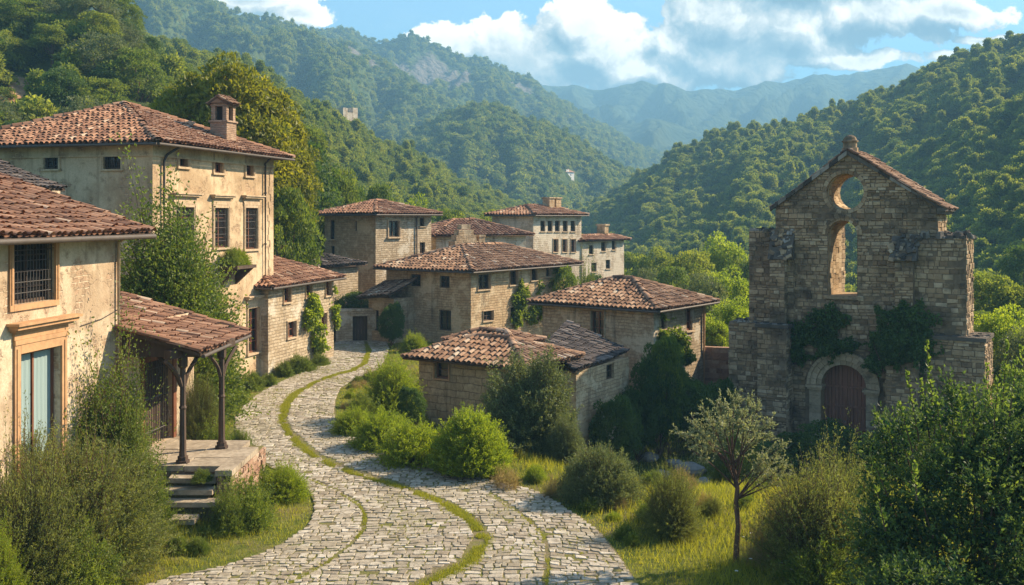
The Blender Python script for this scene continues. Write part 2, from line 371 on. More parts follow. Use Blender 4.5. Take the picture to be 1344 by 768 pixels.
M['leaf_yellow'] = m_leaf('autumn_tinted_leaf', (0.085, 0.105, 0.011), (0.310, 0.290, 0.024), 0.48, 0.1)
M['leaf_forest'] = m_leaf('forest_leaf', (0.052, 0.104, 0.016), (0.300, 0.315, 0.046), 0.48, 0.42, 0.75)
M['leaf_far'] = m_leaf('distant_forest_leaf', (0.034, 0.084, 0.020), (0.280, 0.295, 0.050), 0.42, 0.65, 0.8)
M['straw'] = m_leaf('dry_stalk', (0.20, 0.15, 0.06), (0.42, 0.31, 0.15), 0.40, 0.1)
M['pinkdry'] = m_leaf('dry_reddish_stalk', (0.22, 0.165, 0.07), (0.42, 0.33, 0.17), 0.40, 0.1)
M['grass'] = m_leaf('grass_blade', (0.105, 0.142, 0.014), (0.380, 0.350, 0.042), 0.50, 0.0)

# ================================================================== ROAD LAYOUT (photo outline projected on the level street)
ROAD_PX = dict(
 L=[(20,850),(110,800),(205,766),(303,741),(365,716),(405,690),(414,670),(410,652),(388,632),(362,617),(336,603),(319,585),(309,565),(309,548),(318,535),(335,520),(360,505),(385,494),(412,484),(430,474),(437,462),(440,450),(441,446)],
 S=[(440,850),(500,800),(562,767),(618,739),(634,713),(622,688),(584,662),(528,641),(478,627),(443,615),(415,602),(392,585),(376,567),(370,550),(374,532),(388,517),(410,504),(436,494),(462,487),(478,478),(484,462),(480,450),(478,446)],
 R=[(880,850),(862,800),(838,767),(816,733),(790,700),(763,679),(731,660),(699,645),(660,634),(620,624),(575,612),(530,598),(490,584),(455,570),(443,560),(440,540),(441,525),(447,510),(462,500),(484,492),(500,482),(507,470),(511,458),(506,446)])
ROAD = {k: np.array(sorted([tuple(onz(a, b, 0.0)[[1, 0]]) for a, b in v])) for k, v in ROAD_PX.items()}
def rx(k, Y): return np.interp(Y, ROAD[k][:, 0], ROAD[k][:, 1])
THIN = {}
for k, pts in dict(a=[(400,628),(430,640),(455,654),(472,665),(479,677),(477,697),(458,720),(425,743),(380,768)], b=[(640,650),(656,660),(680,674),(699,689),(712,704),(718,719),(720,748),(716,775)]).items():
    THIN[k] = np.array(sorted([tuple(onz(a, b, 0.0)[[1, 0]]) for a, b in pts]))
def strip_half(Y): return np.interp(Y, [17, 22, 30, 45, 60], [0.26, 0.22, 0.16, 0.15, 0.10])
Y0R, Y1R = 17.3, 59.5

# ================================================================== GROUND
def H(x, y):
    x = np.asarray(x, float); y = np.asarray(y, float)
    yc = np.clip(y, Y0R, Y1R)
    dr = x - rx('R', yc); dl = rx('L', yc) - x
    drop = -2.5 * sstep(dr, 2.8, 9.0) * sstep(y, 26, 36)
    drop = drop - 0.7 * sstep(dr, 2.0, 5.0) * sstep(y, 30, 37) * (1 - sstep(y, 47, 56))
    left = 0.28 * sstep(dl, 0.5, 3.5) + 0.25 * sstep(dl, 3, 9)
    far = -0.085 * np.maximum(y - 62, 0); far = np.maximum(far, -16)
    bump = (fbm(x * 0.35, y * 0.35, 3, 4) - 0.47) * 0.45 * np.maximum(sstep(dr, 0.4, 3), sstep(dl, 0.4, 3))
    big = (fbm(x * 0.01, y * 0.01, 9, 4) - 0.47) * 18 * sstep(y, 90, 260)
    return drop + left + far + bump + big - 0.03
def axis(fine0, fine1, step, ends, grow=1.22):
    a = list(np.arange(fine0, fine1, step)); s = step
    while a[-1] < ends[1]: s *= grow; a.append(a[-1] + s)
    s = step
    while a[0] > ends[0]: s *= grow; a.insert(0, a[0] - s)
    return np.array(a)
gx = axis(-26, 34, 0.5, (-1500, 1500)); gy = axis(8, 72, 0.5, (-45, 2380))
GX, GY = np.meshgrid(gx, gy)
GV = np.stack([GX, GY, H(GX, GY)], -1).reshape(-1, 3)
nx, ny = len(gx), len(gy)
ii = (np.arange(ny - 1)[:, None] * nx + np.arange(nx - 1)[None]).ravel()
def m_ground():
    m, nt, out = new_mat('meadow_soil'); p = geopos(nt)
    n1 = nt.noise(p, 0.35, 6, 0.65); n2 = nt.noise(p, 2.4, 6, 0.7); n3 = nt.noise(p, 22, 5, 0.7)
    c = nt.mix(nt.mrange(n2, 0.35, 0.65), (0.085, 0.115, 0.020), (0.185, 0.180, 0.040))
    c = nt.mix(nt.mrange(n1, 0.48, 0.62, 0, 0.85), c, (0.22, 0.165, 0.085))
    c = nt.mix(nt.mrange(n3, 0.4, 0.75, 0, 0.7), c, (0.045, 0.055, 0.014))
    bsdf(nt, out, c, 0.95, 0.1, nt.math('ADD', n3, n2), 0.9, 0.06); return m
M['ground'] = m_ground()
mb = MB(); mb.add(GV, np.stack([ii, ii + 1, ii + 1 + nx, ii + nx], 1)); tag(mb.build('ground', M['ground'], smooth=True), None, None, kind='structure')

# ------------------------------------------------------------------ the cobbled street: bed sheet + every stone, one mesh
def m_cobble():
    m, nt, out = new_mat('worn_cobble'); p = geopos(nt)
    c = nt.ramp(attr(nt, 'rnd'), [(0, (0.27, 0.215, 0.15)), (0.4, (0.40, 0.335, 0.245)), (0.8, (0.49, 0.42, 0.32)), (1, (0.58, 0.51, 0.405))])
    n = nt.noise(p, 6, 7, 0.72); n2 = nt.noise(p, 26, 5, 0.7); n3 = nt.noise(p, 0.5, 4, 0.6)
    c = nt.mix(nt.mrange(n, 0.44, 0.66, 0, 0.8), c, (0.17, 0.13, 0.085))
    c = nt.mix(nt.mrange(n3, 0.42, 0.68, 0, 0.5), c, (0.26, 0.22, 0.14))
    c = nt.mix(nt.mrange(n2, 0.58, 0.72, 0, 0.5), c, (0.15, 0.125, 0.09))
    bsdf(nt, out, c, 0.85, 0.2, nt.math('ADD', n, nt.math('MULTIPLY', n2, 0.6)), 0.9, 0.025); return m
def m_joint():
    m, nt, out = new_mat('mossy_joint'); p = geopos(nt)
    n = nt.noise(p, 1.1, 6, 0.65); n2 = nt.noise(p, 18, 5, 0.7)
    c = nt.mix(nt.mrange(n, 0.40, 0.62), (0.21, 0.165, 0.095), (0.165, 0.165, 0.040))
    c = nt.mix(nt.mrange(n2, 0.4, 0.7, 0, 0.8), c, (0.10, 0.085, 0.040))
    bsdf(nt, out, c, 0.97, 0.05, n2, 0.9, 0.03); return m
M['cobble'] = m_cobble(); M['joint'] = m_joint()
mb = MB()
ys = np.arange(Y0R, Y1R, 0.4); T = np.linspace(-0.0, 1.0, 13)
V = np.array([[rx('L', y) * (1 - t) + rx('R', y) * t, y, 0.004] for y in ys for t in T])
k = len(T); i0 = (np.arange(len(ys) - 1)[:, None] * k + np.arange(k - 1)[None]).ravel()
mb.add(V, np.stack([i0, i0 + 1, i0 + 1 + k, i0 + k], 1), 0.5, 1)
def road_stones():
    rr = np.random.RandomState(3)
    rows = [Y0R + 0.2]
    while rows[-1] < Y1R - 0.3: rows.append(rows[-1] + rr.uniform(0.14, 0.25) * np.interp(rows[-1], [18, 45], [1, 1.25]))
    V8 = []; R8 = []
    def warp(x, y):      # rows sag and wander across the street
        xl, xr = rx('L', y), rx('R', y); t = (x - xl) / max(xr - xl, 0.1)
        return y + 0.28 * math.sin(3.1 * t) + 0.5 * (vnoise(x * 0.45, y * 0.45, 5) - 0.5) + 0.16 * (vnoise(x * 1.7, y * 1.7, 15) - 0.5)
    for j in range(len(rows) - 1):
        ya, yb = rows[j], rows[j + 1]; ym = 0.5 * (ya + yb)
        L, S, R = rx('L', ym), rx('S', ym), rx('R', ym); sh = strip_half(ym)
        cuts = [(L + 0.02, S - sh), (S + sh, R - 0.02)]
        gaps = []
        for q, hw in (('a', 0.045), ('b', 0.04)):
            tq = THIN[q]
            if tq[0, 0] < ym < tq[-1, 0]: gaps.append((np.interp(ym, tq[:, 0], tq[:, 1]), hw))
        for (a, b) in cuts:
            x = a + rr.uniform(-0.05, 0.0)
            while x < b - 0.10:
                w = rr.choice([rr.uniform(0.12, 0.24), rr.uniform(0.22, 0.40)], p=[0.5, 0.5]); e = min(x + w, b)
                if b - e < 0.12: e = b
                for gxx, hw in gaps:
                    if x < gxx - hw < e: e = gxx - hw
                    if gxx - hw <= x < gxx + hw: x = gxx + hw; e = x + w
                if e - x < 0.06: x = e + 0.02; continue
                if rr.rand() > 0.015:
                    g = rr.uniform(0.006, 0.017); dya, dyb = rr.uniform(-.025, .025, 2); xs0, xs1 = x + g, e - g; y0_, y1_ = ya + g + dya, yb - g + dyb
                    if y1_ - y0_ > 0.28 and rr.rand() < 0.25:
                        mid = rr.uniform(0.4, 0.6) * (y0_ + y1_) + 0; mid = y0_ + (y1_ - y0_) * rr.uniform(0.4, 0.6)
                        parts = [(y0_, mid - g), (mid + g, y1_)]
                    else: parts = [(y0_, y1_)]
                    for (p0, p1) in parts:
                        cx_, cy_ = 0.5 * (xs0 + xs1), 0.5 * (p0 + p1); hw_, hh_ = 0.5 * (xs1 - xs0), 0.5 * (p1 - p0)
                        ch = rr.uniform(0.06, 0.40, 8); j_ = rr.uniform(-0.026, 0.026, (8, 2))
                        ring = np.array([(-1 + ch[0], -1), (1 - ch[1], -1), (1, -1 + ch[2]), (1, 1 - ch[3]), (1 - ch[4], 1), (-1 + ch[5], 1), (-1, 1 - ch[6]), (-1, -1 + ch[7])]) * (hw_, hh_) + j_
                        zt = rr.uniform(0.012, 0.030); tilt = rr.uniform(-0.05, 0.05, 2)
                        outer = np.array([(cx_ + q0, warp(cx_ + q0, cy_ + q1), -0.01) for q0, q1 in ring])
                        mid_ = np.array([(cx_ + q0 * 0.97, warp(cx_ + q0 * 0.97, cy_ + q1 * 0.97), zt - 0.007 + q0 * tilt[0] + q1 * tilt[1]) for q0, q1 in ring])
                        top = np.array([(cx_ + q0 * 0.90, warp(cx_ + q0 * 0.90, cy_ + q1 * 0.90), zt + q0 * tilt[0] + q1 * tilt[1]) for q0, q1 in ring])
                        V8.append(np.concatenate([outer, mid_, top])); R8.append(rr.rand())
                x = e
    n = len(V8); V = np.array(V8).reshape(-1, 3); base = (np.arange(n) * 24)[:, None]; R8 = np.array(R8)
    for q in range(8):
        q2 = (q + 1) % 8
        for lo in (0, 8):
            fc = np.concatenate([base + lo + q, base + lo + q2, base + lo + 8 + q2, base + lo + 8 + q], 1)
            mb.Fs.append(fc + mb.n); mb.R.append(R8); mb.M.append(np.zeros(n, int))
    mb.Fs.append(base + 16 + np.arange(8)[None] + mb.n); mb.R.append(R8); mb.M.append(np.zeros(n, int))
    mb.V.append(V); mb.U.append(np.zeros_like(V)); mb.n += len(V)
road_stones()
tag(mb.build('road', [M['cobble'], M['joint']]), None, None, kind='structure')

# ================================================================== HILLS
def m_hill(name, c1, c2, rock=(0.36, 0.31, 0.27), sc=0.12, bd=3.0):
    m, nt, out = new_mat(name); p = geopos(nt)
    v = nt.node('ShaderNodeTexVoronoi', {'Vector': p, 'Scale': sc, 'Randomness': 1.0}).outputs['Distance']
    n = nt.noise(p, sc * 0.9, 7, 0.7); n2 = nt.noise(p, sc * 0.07, 5, 0.6); n3 = nt.noise(p, sc * 3, 4, 0.65)
    c = nt.mix(nt.mrange(n, 0.35, 0.65), c1, c2)
    c = nt.mix(nt.mrange(n2, 0.45, 0.65, 0, 0.6), c, tuple(0.5 * (a + b) * s for a, b, s in zip(c1, c2, (1.25, 1.05, 0.9))))
    rk = attr(nt, 'wuv', True); rs = nt.node('ShaderNodeSeparateXYZ', {0: rk}).outputs[0]
    rm = nt.math('MULTIPLY', nt.mrange(nt.math('ADD', rs, nt.math('MULTIPLY', nt.math('SUBTRACT', n3, 0.5), 1.1)), 0.38, 0.5), 1.0)
    c = nt.mix(rm, c, nt.mix(nt.mrange(n3, 0.35, 0.65), rock, tuple(x * 0.55 for x in rock)))
    h = nt.math('ADD', nt.math('MULTIPLY', nt.math('SUBTRACT', 1.0, v), 1.0), nt.math('MULTIPLY', n, 0.8))
    bsdf(nt, out, c, 0.95, 0.05, h, 0.9, bd); return m
M['hill_near'] = m_hill('wooded_slope_soil', (0.032, 0.055, 0.012), (0.085, 0.105, 0.028), (0.44, 0.27, 0.14), 0.3, 0.8)
M['hill_mid'] = m_hill('wooded_mountain', (0.032, 0.060, 0.016), (0.090, 0.115, 0.034), (0.19, 0.165, 0.14), 0.12, 5.0)
M['hill_far'] = m_hill('far_mountain', (0.028, 0.050, 0.020), (0.070, 0.092, 0.036), (0.36, 0.32, 0.28), 0.05, 12.0)
HILLS = {}
class Hill:
    def __init__(self, name, crest, foot, mat, seed, gully=0.10, gfreq=10, back=0.35, rocks=(), power=1.25, nu=150, nv=70):
        crest = np.array(crest, float); foot = np.array(foot, float); self.crest, self.foot = crest, foot
        self.seed, self.gully, self.gfreq, self.power, self.rocks = seed, gully, gfreq, power, rocks
        self.u0, self.u1 = crest[0, 0], crest[-1, 0]
        us = np.linspace(0, 1, nu); vs = np.concatenate([np.linspace(-back, 0, 10)[:-1], np.linspace(0, 1, nv)])
        U, Vv = np.meshgrid(us, vs)
        P, rk = self.point(U, Vv)
        mb = MB(); n = nu; i0 = (np.arange(len(vs) - 1)[:, None] * n + np.arange(n - 1)[None]).ravel()
        uv = np.zeros((len(P.reshape(-1, 3)), 3)); uv[:, 0] = rk.ravel()
        mb.add(P.reshape(-1, 3), np.stack([i0 + n, i0 + n + 1, i0 + 1, i0], 1), uv=uv)
        self.obj = tag(mb.build(name, mat, smooth=True), None, None, kind='structure')
    def point(self, U, V):
        px = self.u0 + (self.u1 - self.u0) * U; c, f = self.crest, self.foot
        py = np.interp(px, c[:, 0], c[:, 1]); dc = np.interp(px, c[:, 0], c[:, 2])
        df = np.interp(px, f[:, 0], f[:, 1]); zf = np.interp(px, f[:, 0], f[:, 2])
        wob = (fbm(px / 55.0, px * 0 + 3.3, self.seed + 5, 4) - 0.47)
        zc = ZC + (HY - py) / F * dc + wob * 9.0 / F * dc
        Vc = np.clip(V, 0, 1)
        Yd = dc + (df - dc) * V
        prof = (1 - Vc) ** self.power
        z = zf + (zc - zf) * prof
        back = np.minimum(V, 0); z = z + back * np.abs(zc - zf) * 1.1
        amp = self.gully * (zc - zf) * np.clip(np.sin(np.pi * np.clip(Vc, 0, 1)) ** 0.8 + 0.12, 0, 1)
        g1 = 1 - np.abs(2 * fbm(px / 1344.0 * self.gfreq + 0.35 * V, V * 1.6, self.seed, 5) - 1.0) * 2.0
        z = z + amp * (g1 - 0.55)
        x = (px - CX) / F * Yd
        rk = np.zeros_like(px)
        for (rx_, rv, rw, rh) in self.rocks: rk = np.maximum(rk, np.exp(-((px - rx_) / rw) ** 2 - ((V - rv) / rh) ** 2))
        return np.stack([x, Yd + 0 * x, z], -1), rk
Hill.all = HILLS
HILLS['bank'] = Hill('wooded_bank', [(-500,-80,118),(-250,-30,118),(-100,10,118),(0,30,118),(110,22,117),(160,60,115),(205,110,112),(250,165,106),(330,215,100),(420,275,95),(470,292,93)],
    [(-500,52,-0.5),(200,53,-0.5),(470,78,-2)], M['hill_near'], 11, 0.06, 14, rocks=((40,0.40,45,0.09),(-30,0.5,60,0.09)), power=1.0, nu=110, nv=50)
HILLS['slope'] = Hill('wooded_slope', [(150,60,230),(250,82,240),(330,105,250),(380,140,255),(420,155,260),(480,190,290),(560,222,330),(640,260,370),(720,290,410),(800,316,440),(900,345,460)],
    [(150,85,-4),(420,88,-6),(650,110,-12),(900,170,-16)], M['hill_near'], 23, 0.17, 22, power=1.05)
HILLS['mountain'] = Hill('mountain', [(-400,-180,760),(-200,-150,780),(100,-60,820),(200,-22,850),(260,2,870),(330,18,900),(400,36,930),(440,56,940),(470,68,950),(520,100,950),(580,135,930),(640,170,900),(700,210,880),(760,245,850),(830,280,820)],
    [(-400,330,0),(830,420,-10)], M['hill_mid'], 31, 0.30, 17, rocks=((472,0.10,26,0.07),(440,0.08,30,0.03)), power=1.15)
HILLS['peak'] = Hill('mountain', [(330,62,1250),(380,58,1250),(440,47,1250),(478,56,1250),(500,54,1250),(540,47,1250),(565,58,1255),(590,71,1260),(650,86,1270),(700,112,1280),(760,152,1290),(830,193,1300),(900,222,1300),(960,248,1300),(1020,275,1300)],
    [(330,690,20),(1020,760,-10)], M['hill_mid'], 47, 0.34, 19, rocks=((572,0.17,34,0.13),(600,0.30,20,0.12),(528,0.2,12,0.10),(645,0.14,22,0.06),(680,0.12,20,0.05)), power=1.2)
HILLS['knoll'] = Hill('wooded_hill', [(500,215,620),(540,180,620),(565,162,620),(620,142,630),(660,148,630),(720,170,640),(770,195,650),(820,228,660),(860,252,660),(920,282,650)],
    [(500,400,-6),(920,430,-14)], M['hill_mid'], 59, 0.26, 24, power=1.1)
HILLS['blue'] = Hill('far_hill', [(640,240,1700),(700,215,1700),(760,187,1700),(810,164,1700),(850,157,1700),(880,161,1700),(920,177,1700),(980,206,1700),(1060,240,1700),(1140,262,1700)],
    [(640,1000,-5),(1140,1000,-10)], M['hill_far'], 67, 0.30, 18)
HILLS['blue2'] = Hill('far_hill', [(940,205,1800),(980,180,1850),(1040,160,1850),(1090,148,1900),(1150,138,1900),(1230,132,1900),(1320,140,1900),(1420,160,1900)],
    [(940,1200,20),(1420,1200,40)], M['hill_far'], 79, 0.32, 18)
HILLS['horizon'] = Hill('far_mountain', [(560,150,2200),(640,128,2200),(720,112,2200),(770,116,2200),(805,114,2150),(840,107,2150),(870,112,2150),(900,121,2150),(960,119,2200),(1000,110,2200),(1040,103,2250),(1090,101,2250),(1150,91,2250),(1190,85,2250),(1225,86,2250),(1300,100,2250),(1420,122,2250)],
    [(560,1350,20),(1420,1350,40)], M['hill_far'], 83, 0.34, 22, back=0.1)
HILLS['right'] = Hill('wooded_ridge', [(730,300,460),(790,274,450),(830,246,440),(880,214,430),(940,184,420),(1000,178,410),(1060,168,400),(1130,139,390),(1200,112,380),(1260,84,370),(1344,56,360),(1450,18,350),(1650,-40,340),(1900,-80,330)],
    [(730,210,-14),(1000,175,-14),(1900,140,-8)], M['hill_near'], 97, 0.22, 17, power=1.1, nu=190, nv=90)
HILLS['right2'] = Hill('wooded_ridge', [(960,345,300),(1050,296,280),(1120,258,265),(1200,218,250),(1280,172,240),(1344,140,235),(1450,88,230),(1650,20,225)],
    [(960,170,-14),(1650,110,-8)], M['hill_near'], 103, 0.17, 16, power=1.1, nu=120, nv=60)
HILLS['right3'] = Hill('wooded_ridge', [(1150,350,195),(1180,335,190),(1240,294,180),(1290,256,172),(1344,232,168),(1450,170,160),(1650,100,150)],
    [(1150,105,-9),(1650,80,-5)], M['hill_near'], 109, 0.08, 12, power=1.1, nu=80, nv=50)

# ------------------------------------------------------------------ haze
bx = MB(); bx.box((-1560, -50, -45), (3120, 0, 0), (0, 2480, 0), (0, 0, 45 + 372))
hm, nt, out = new_mat('haze_air')
pv = nt.node('ShaderNodeVolumePrincipled'); pv.inputs['Color'].default_value = (0.36, 0.72, 1.0, 1)
pv.inputs['Density'].default_value = 0.00050; pv.inputs['Anisotropy'].default_value = 0.0; pv.inputs['Density Attribute'].default_value = ''
nt.l.new(pv.outputs[0], out.inputs['Volume'])
HAZE = pv
try: hm.cycles.homogeneous_volume = True
except Exception: pass
tag(bx.build('haze', hm), None, None, kind='stuff')

# ================================================================== BUILDING KIT
class Face:
    """a wall plane: O bottom left seen from outside, u to the right, n outward"""
    def __init__(self, O, u): self.O = np.asarray(O, float); self.u = nrm(np.asarray(u, float)); self.n = np.array([self.u[1], -self.u[0], 0.0]); self.z = np.array([0, 0, 1.0])
    def loc(self, px, py):
        d = np.array([(px - CX) / F, 1.0, (HY - py) / F]); C = np.array([0, 0, ZC])
        t = np.dot(self.O - C, self.n) / np.dot(d, self.n); p = C + d * t - self.O
        return np.dot(p, self.u), p[2]
    def rect(self, x0, y0, x1, y1):
        ym, xm = 0.5 * (y0 + y1), 0.5 * (x0 + x1)
        return (self.loc(x0, ym)[0], self.loc(x1, ym)[0], self.loc(xm, y1)[1], self.loc(xm, y0)[1])
    def p(self, a, b, c=0.0): return self.O + self.u * a + self.z * b + self.n * c
    def box(self, mb, a0, a1, b0, b1, c0, c1, r=0.5, m=0):
        O = self.p(a0, b0, c0); V = np.array([self.p(a, b, c) for c in (c0, c1) for b in (b0, b1) for a in (a0, a1)])
        Fc = [(0,2,3,1),(4,5,7,6),(0,1,5,4),(2,6,7,3),(0,4,6,2),(1,3,7,5)]
        Fc = [f[::-1] for f in Fc] if False else Fc
        Vs = []; Fs = []; U = []
        for f in Fc:
            k = len(Vs); Vs += [V[i] for i in f]; Fs.append((k, k+1, k+2, k+3))
            for i in f:
                c = (c0, c1)[i // 4]; b = (b0, b1)[(i // 2) % 2]; a = (a0, a1)[i % 2]
                U.append((a + c, b + (c if f in ((0,1,5,4),(2,6,7,3)) else 0), 0))
        mb.add(Vs, Fs, r, m, U)
    def wall(self, mb, length, height, holes=(), reveal=0.24, m=0, mr=None, top=None):
        """flat wall with real openings; top(a) gives a raked top"""
        A = sorted({0.0, length, *[x for h in holes for x in h[:2]]}); B = sorted({0.0, height, *[x for h in holes for x in h[2:4]]})
        A = [a for a in A if -1e-6 <= a <= length + 1e-6]; B = [b for b in B if -1e-6 <= b <= height + 1e-6]
        for a0, a1 in zip(A, A[1:]):
            for b0, b1 in zip(B, B[1:]):
                am, bm = 0.5 * (a0 + a1), 0.5 * (b0 + b1)
                if any(h[0] < am < h[1] and h[2] < bm < h[3] for h in holes): continue
                q = [(a0, b0), (a1, b0), (a1, b1), (a0, b1)]
                mb.add([self.p(a, b) for a, b in q], [(0, 1, 2, 3)], 0.5, m, [(a, b, 0) for a, b in q])
        mr = m if mr is None else mr
        for (a0, a1, b0, b1) in holes:
            for (qa, qb) in (((a0, b0), (a1, b0)), ((a1, b0), (a1, b1)), ((a1, b1), (a0, b1)), ((a0, b1), (a0, b0))):
                mb.add([self.p(*qa), self.p(*qb), self.p(*qb, -reveal), self.p(*qa, -reveal)], [(0, 3, 2, 1)][:1], 0.5, mr, [(qa[0], qa[1], 0), (qb[0], qb[1], 0), (qb[0] + reveal, qb[1], 0), (qa[0] + reveal, qa[1], 0)])

def arc_tile(nseg):
    t = np.linspace(0, np.pi, nseg + 1); return np.stack([-np.cos(t), np.sin(t)], 1)
def tile_plane(mb, poly, pitch=0.24, row=0.36, seed=0, lift=0.03, jit=1.0, m=0, under=1, seg=4, gone=0.004):
    """barrel tiles laid up the slope on a convex polygon whose first edge is the eave"""
    rr = np.random.RandomState(seed); P = np.asarray(poly, float); e = P[1] - P[0]; W = np.linalg.norm(e); u = e / W
    nn = nrm(np.cross(u, P[2] - P[0])); nn = nn if nn[2] > 0 else -nn
    s = np.cross(nn, u); s = s if s[2] > 0 else -s
    Q = np.stack([(P - P[0]) @ u, (P - P[0]) @ s], 1)
    def span(a):
        lo, hi = 1e9, -1e9
        for i in range(len(Q)):
            p, q = Q[i], Q[(i + 1) % len(Q)]
            if abs(p[0] - q[0]) < 1e-9: continue
            t = (a - p[0]) / (q[0] - p[0])
            if -1e-6 <= t <= 1 + 1e-6: y = p[1] + t * (q[1] - p[1]); lo = min(lo, y); hi = max(hi, y)
        return lo, hi
    amin, amax = Q[:, 0].min(), Q[:, 0].max(); n = max(2, int(round((amax - amin) / pitch))); pt = (amax - amin) / n
    ring = arc_tile(seg); Vs = []; Rs = []
    wave = rr.rand() * 10
    def sag(a, y): return 0.05 * jit * (math.sin(a * 0.7 + wave) * 0.5 + math.sin(y * 0.9 + a * 0.31 + wave) * 0.5)
    for i in range(n):
        for kind in (0, 1):                          # 0 = channel below, 1 = cover above
            a = amin + (i + (0.5 if kind else 0.02)) * pt
            lo, hi = span(min(max(a, amin + 0.02), amax - 0.02))
            if hi - lo < 0.06: continue
            y = lo - (0.05 if kind else 0.02) - rr.uniform(0, 0.05) * jit; top = hi
            ctone = rr.uniform(-0.12, 0.12)
            while y < top - 0.04:
                ln = min(row * 1.16, top - y + 0.03); da, dn = rr.normal(0, 0.010 * jit), rr.normal(0, 0.007 * jit); sk = rr.normal(0, 0.014 * jit)
                r0, r1 = pt * 0.40, pt * 0.33
                if rr.rand() > gone:
                    rows_ = []
                    for (yy, rad, hgt, off) in ((y, r0, lift + 0.022, 0.0), (y + ln, r1, lift - 0.012, sk)):
                        sg = sag(a, yy)
                        for (cx_, sz) in ring:
                            zz = (sz * rad * 0.85 + hgt + sg + dn) if kind else ((1 - sz) * rad * 0.6 + hgt * 0.4 - 0.03 + sg)
                            xx = cx_ * (rad if kind else rad * 1.15)
                            rows_.append(P[0] + u * (a + xx + da + off) + s * yy + nn * zz)
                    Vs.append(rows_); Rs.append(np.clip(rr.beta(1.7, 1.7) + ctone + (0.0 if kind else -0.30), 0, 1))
                y += row * rr.uniform(0.94, 1.06)
    k = seg + 1; N = len(Vs)
    if N:
        V = np.array(Vs).reshape(-1, 3); base = (np.arange(N) * 2 * k)[:, None]; Fc = []; R = []
        for q in range(seg):
            Fc.append(np.concatenate([base + q + 1, base + q, base + k + q, base + k + q + 1], 1)); R.append(Rs)
        mb.add(V, np.concatenate(Fc), np.concatenate(R), m)
    # boards that carry the tiles
    up, dn_ = P + nn * -0.03, P + nn * -0.11; L = len(P)
    mb.add(np.concatenate([up, dn_]), [tuple(range(L))], 0.2, under); mb.add(np.concatenate([up, dn_]), [tuple(range(2 * L - 1, L - 1, -1))], 0.2, under)
    mb.add(np.concatenate([up, dn_]), [(i, L + i, L + (i + 1) % L, (i + 1) % L) for i in range(L)], 0.2, under)
def ridge_tiles(mb, p0, p1, rad=0.15, step=0.40, seed=0, m=0, lift=0.02):
    rr = np.random.RandomState(seed); p0, p1 = np.asarray(p0, float), np.asarray(p1, float); d = p1 - p0; L = np.linalg.norm(d); d = d / L
    side = nrm(np.cross(d, (0, 0, 1))); up = np.cross(side, d); ring = arc_tile(5); n = max(1, int(L / step))
    for i in range(n):
        t0, t1 = i * L / n - 0.03, (i + 1) * L / n + 0.04; V = []; j = rr.normal(0, 0.012, 2)
        for (t, r, h) in ((t0, rad * 1.08, lift + 0.02), (t1, rad * 0.94, lift)):
            for (c, s_) in ring: V.append(p0 + d * t + side * (c * r + j[0]) + up * (s_ * r * 0.8 + h + j[1] - 0.03))
        k = len(ring); Fc = [(q, q + 1, k + q + 1, k + q) for q in range(k - 1)]; Fc.append(tuple([0, k-1, k-1, 0])) if False else None
        mb.add(V, Fc, np.clip(rr.beta(1.6, 1.6), 0, 1), m)

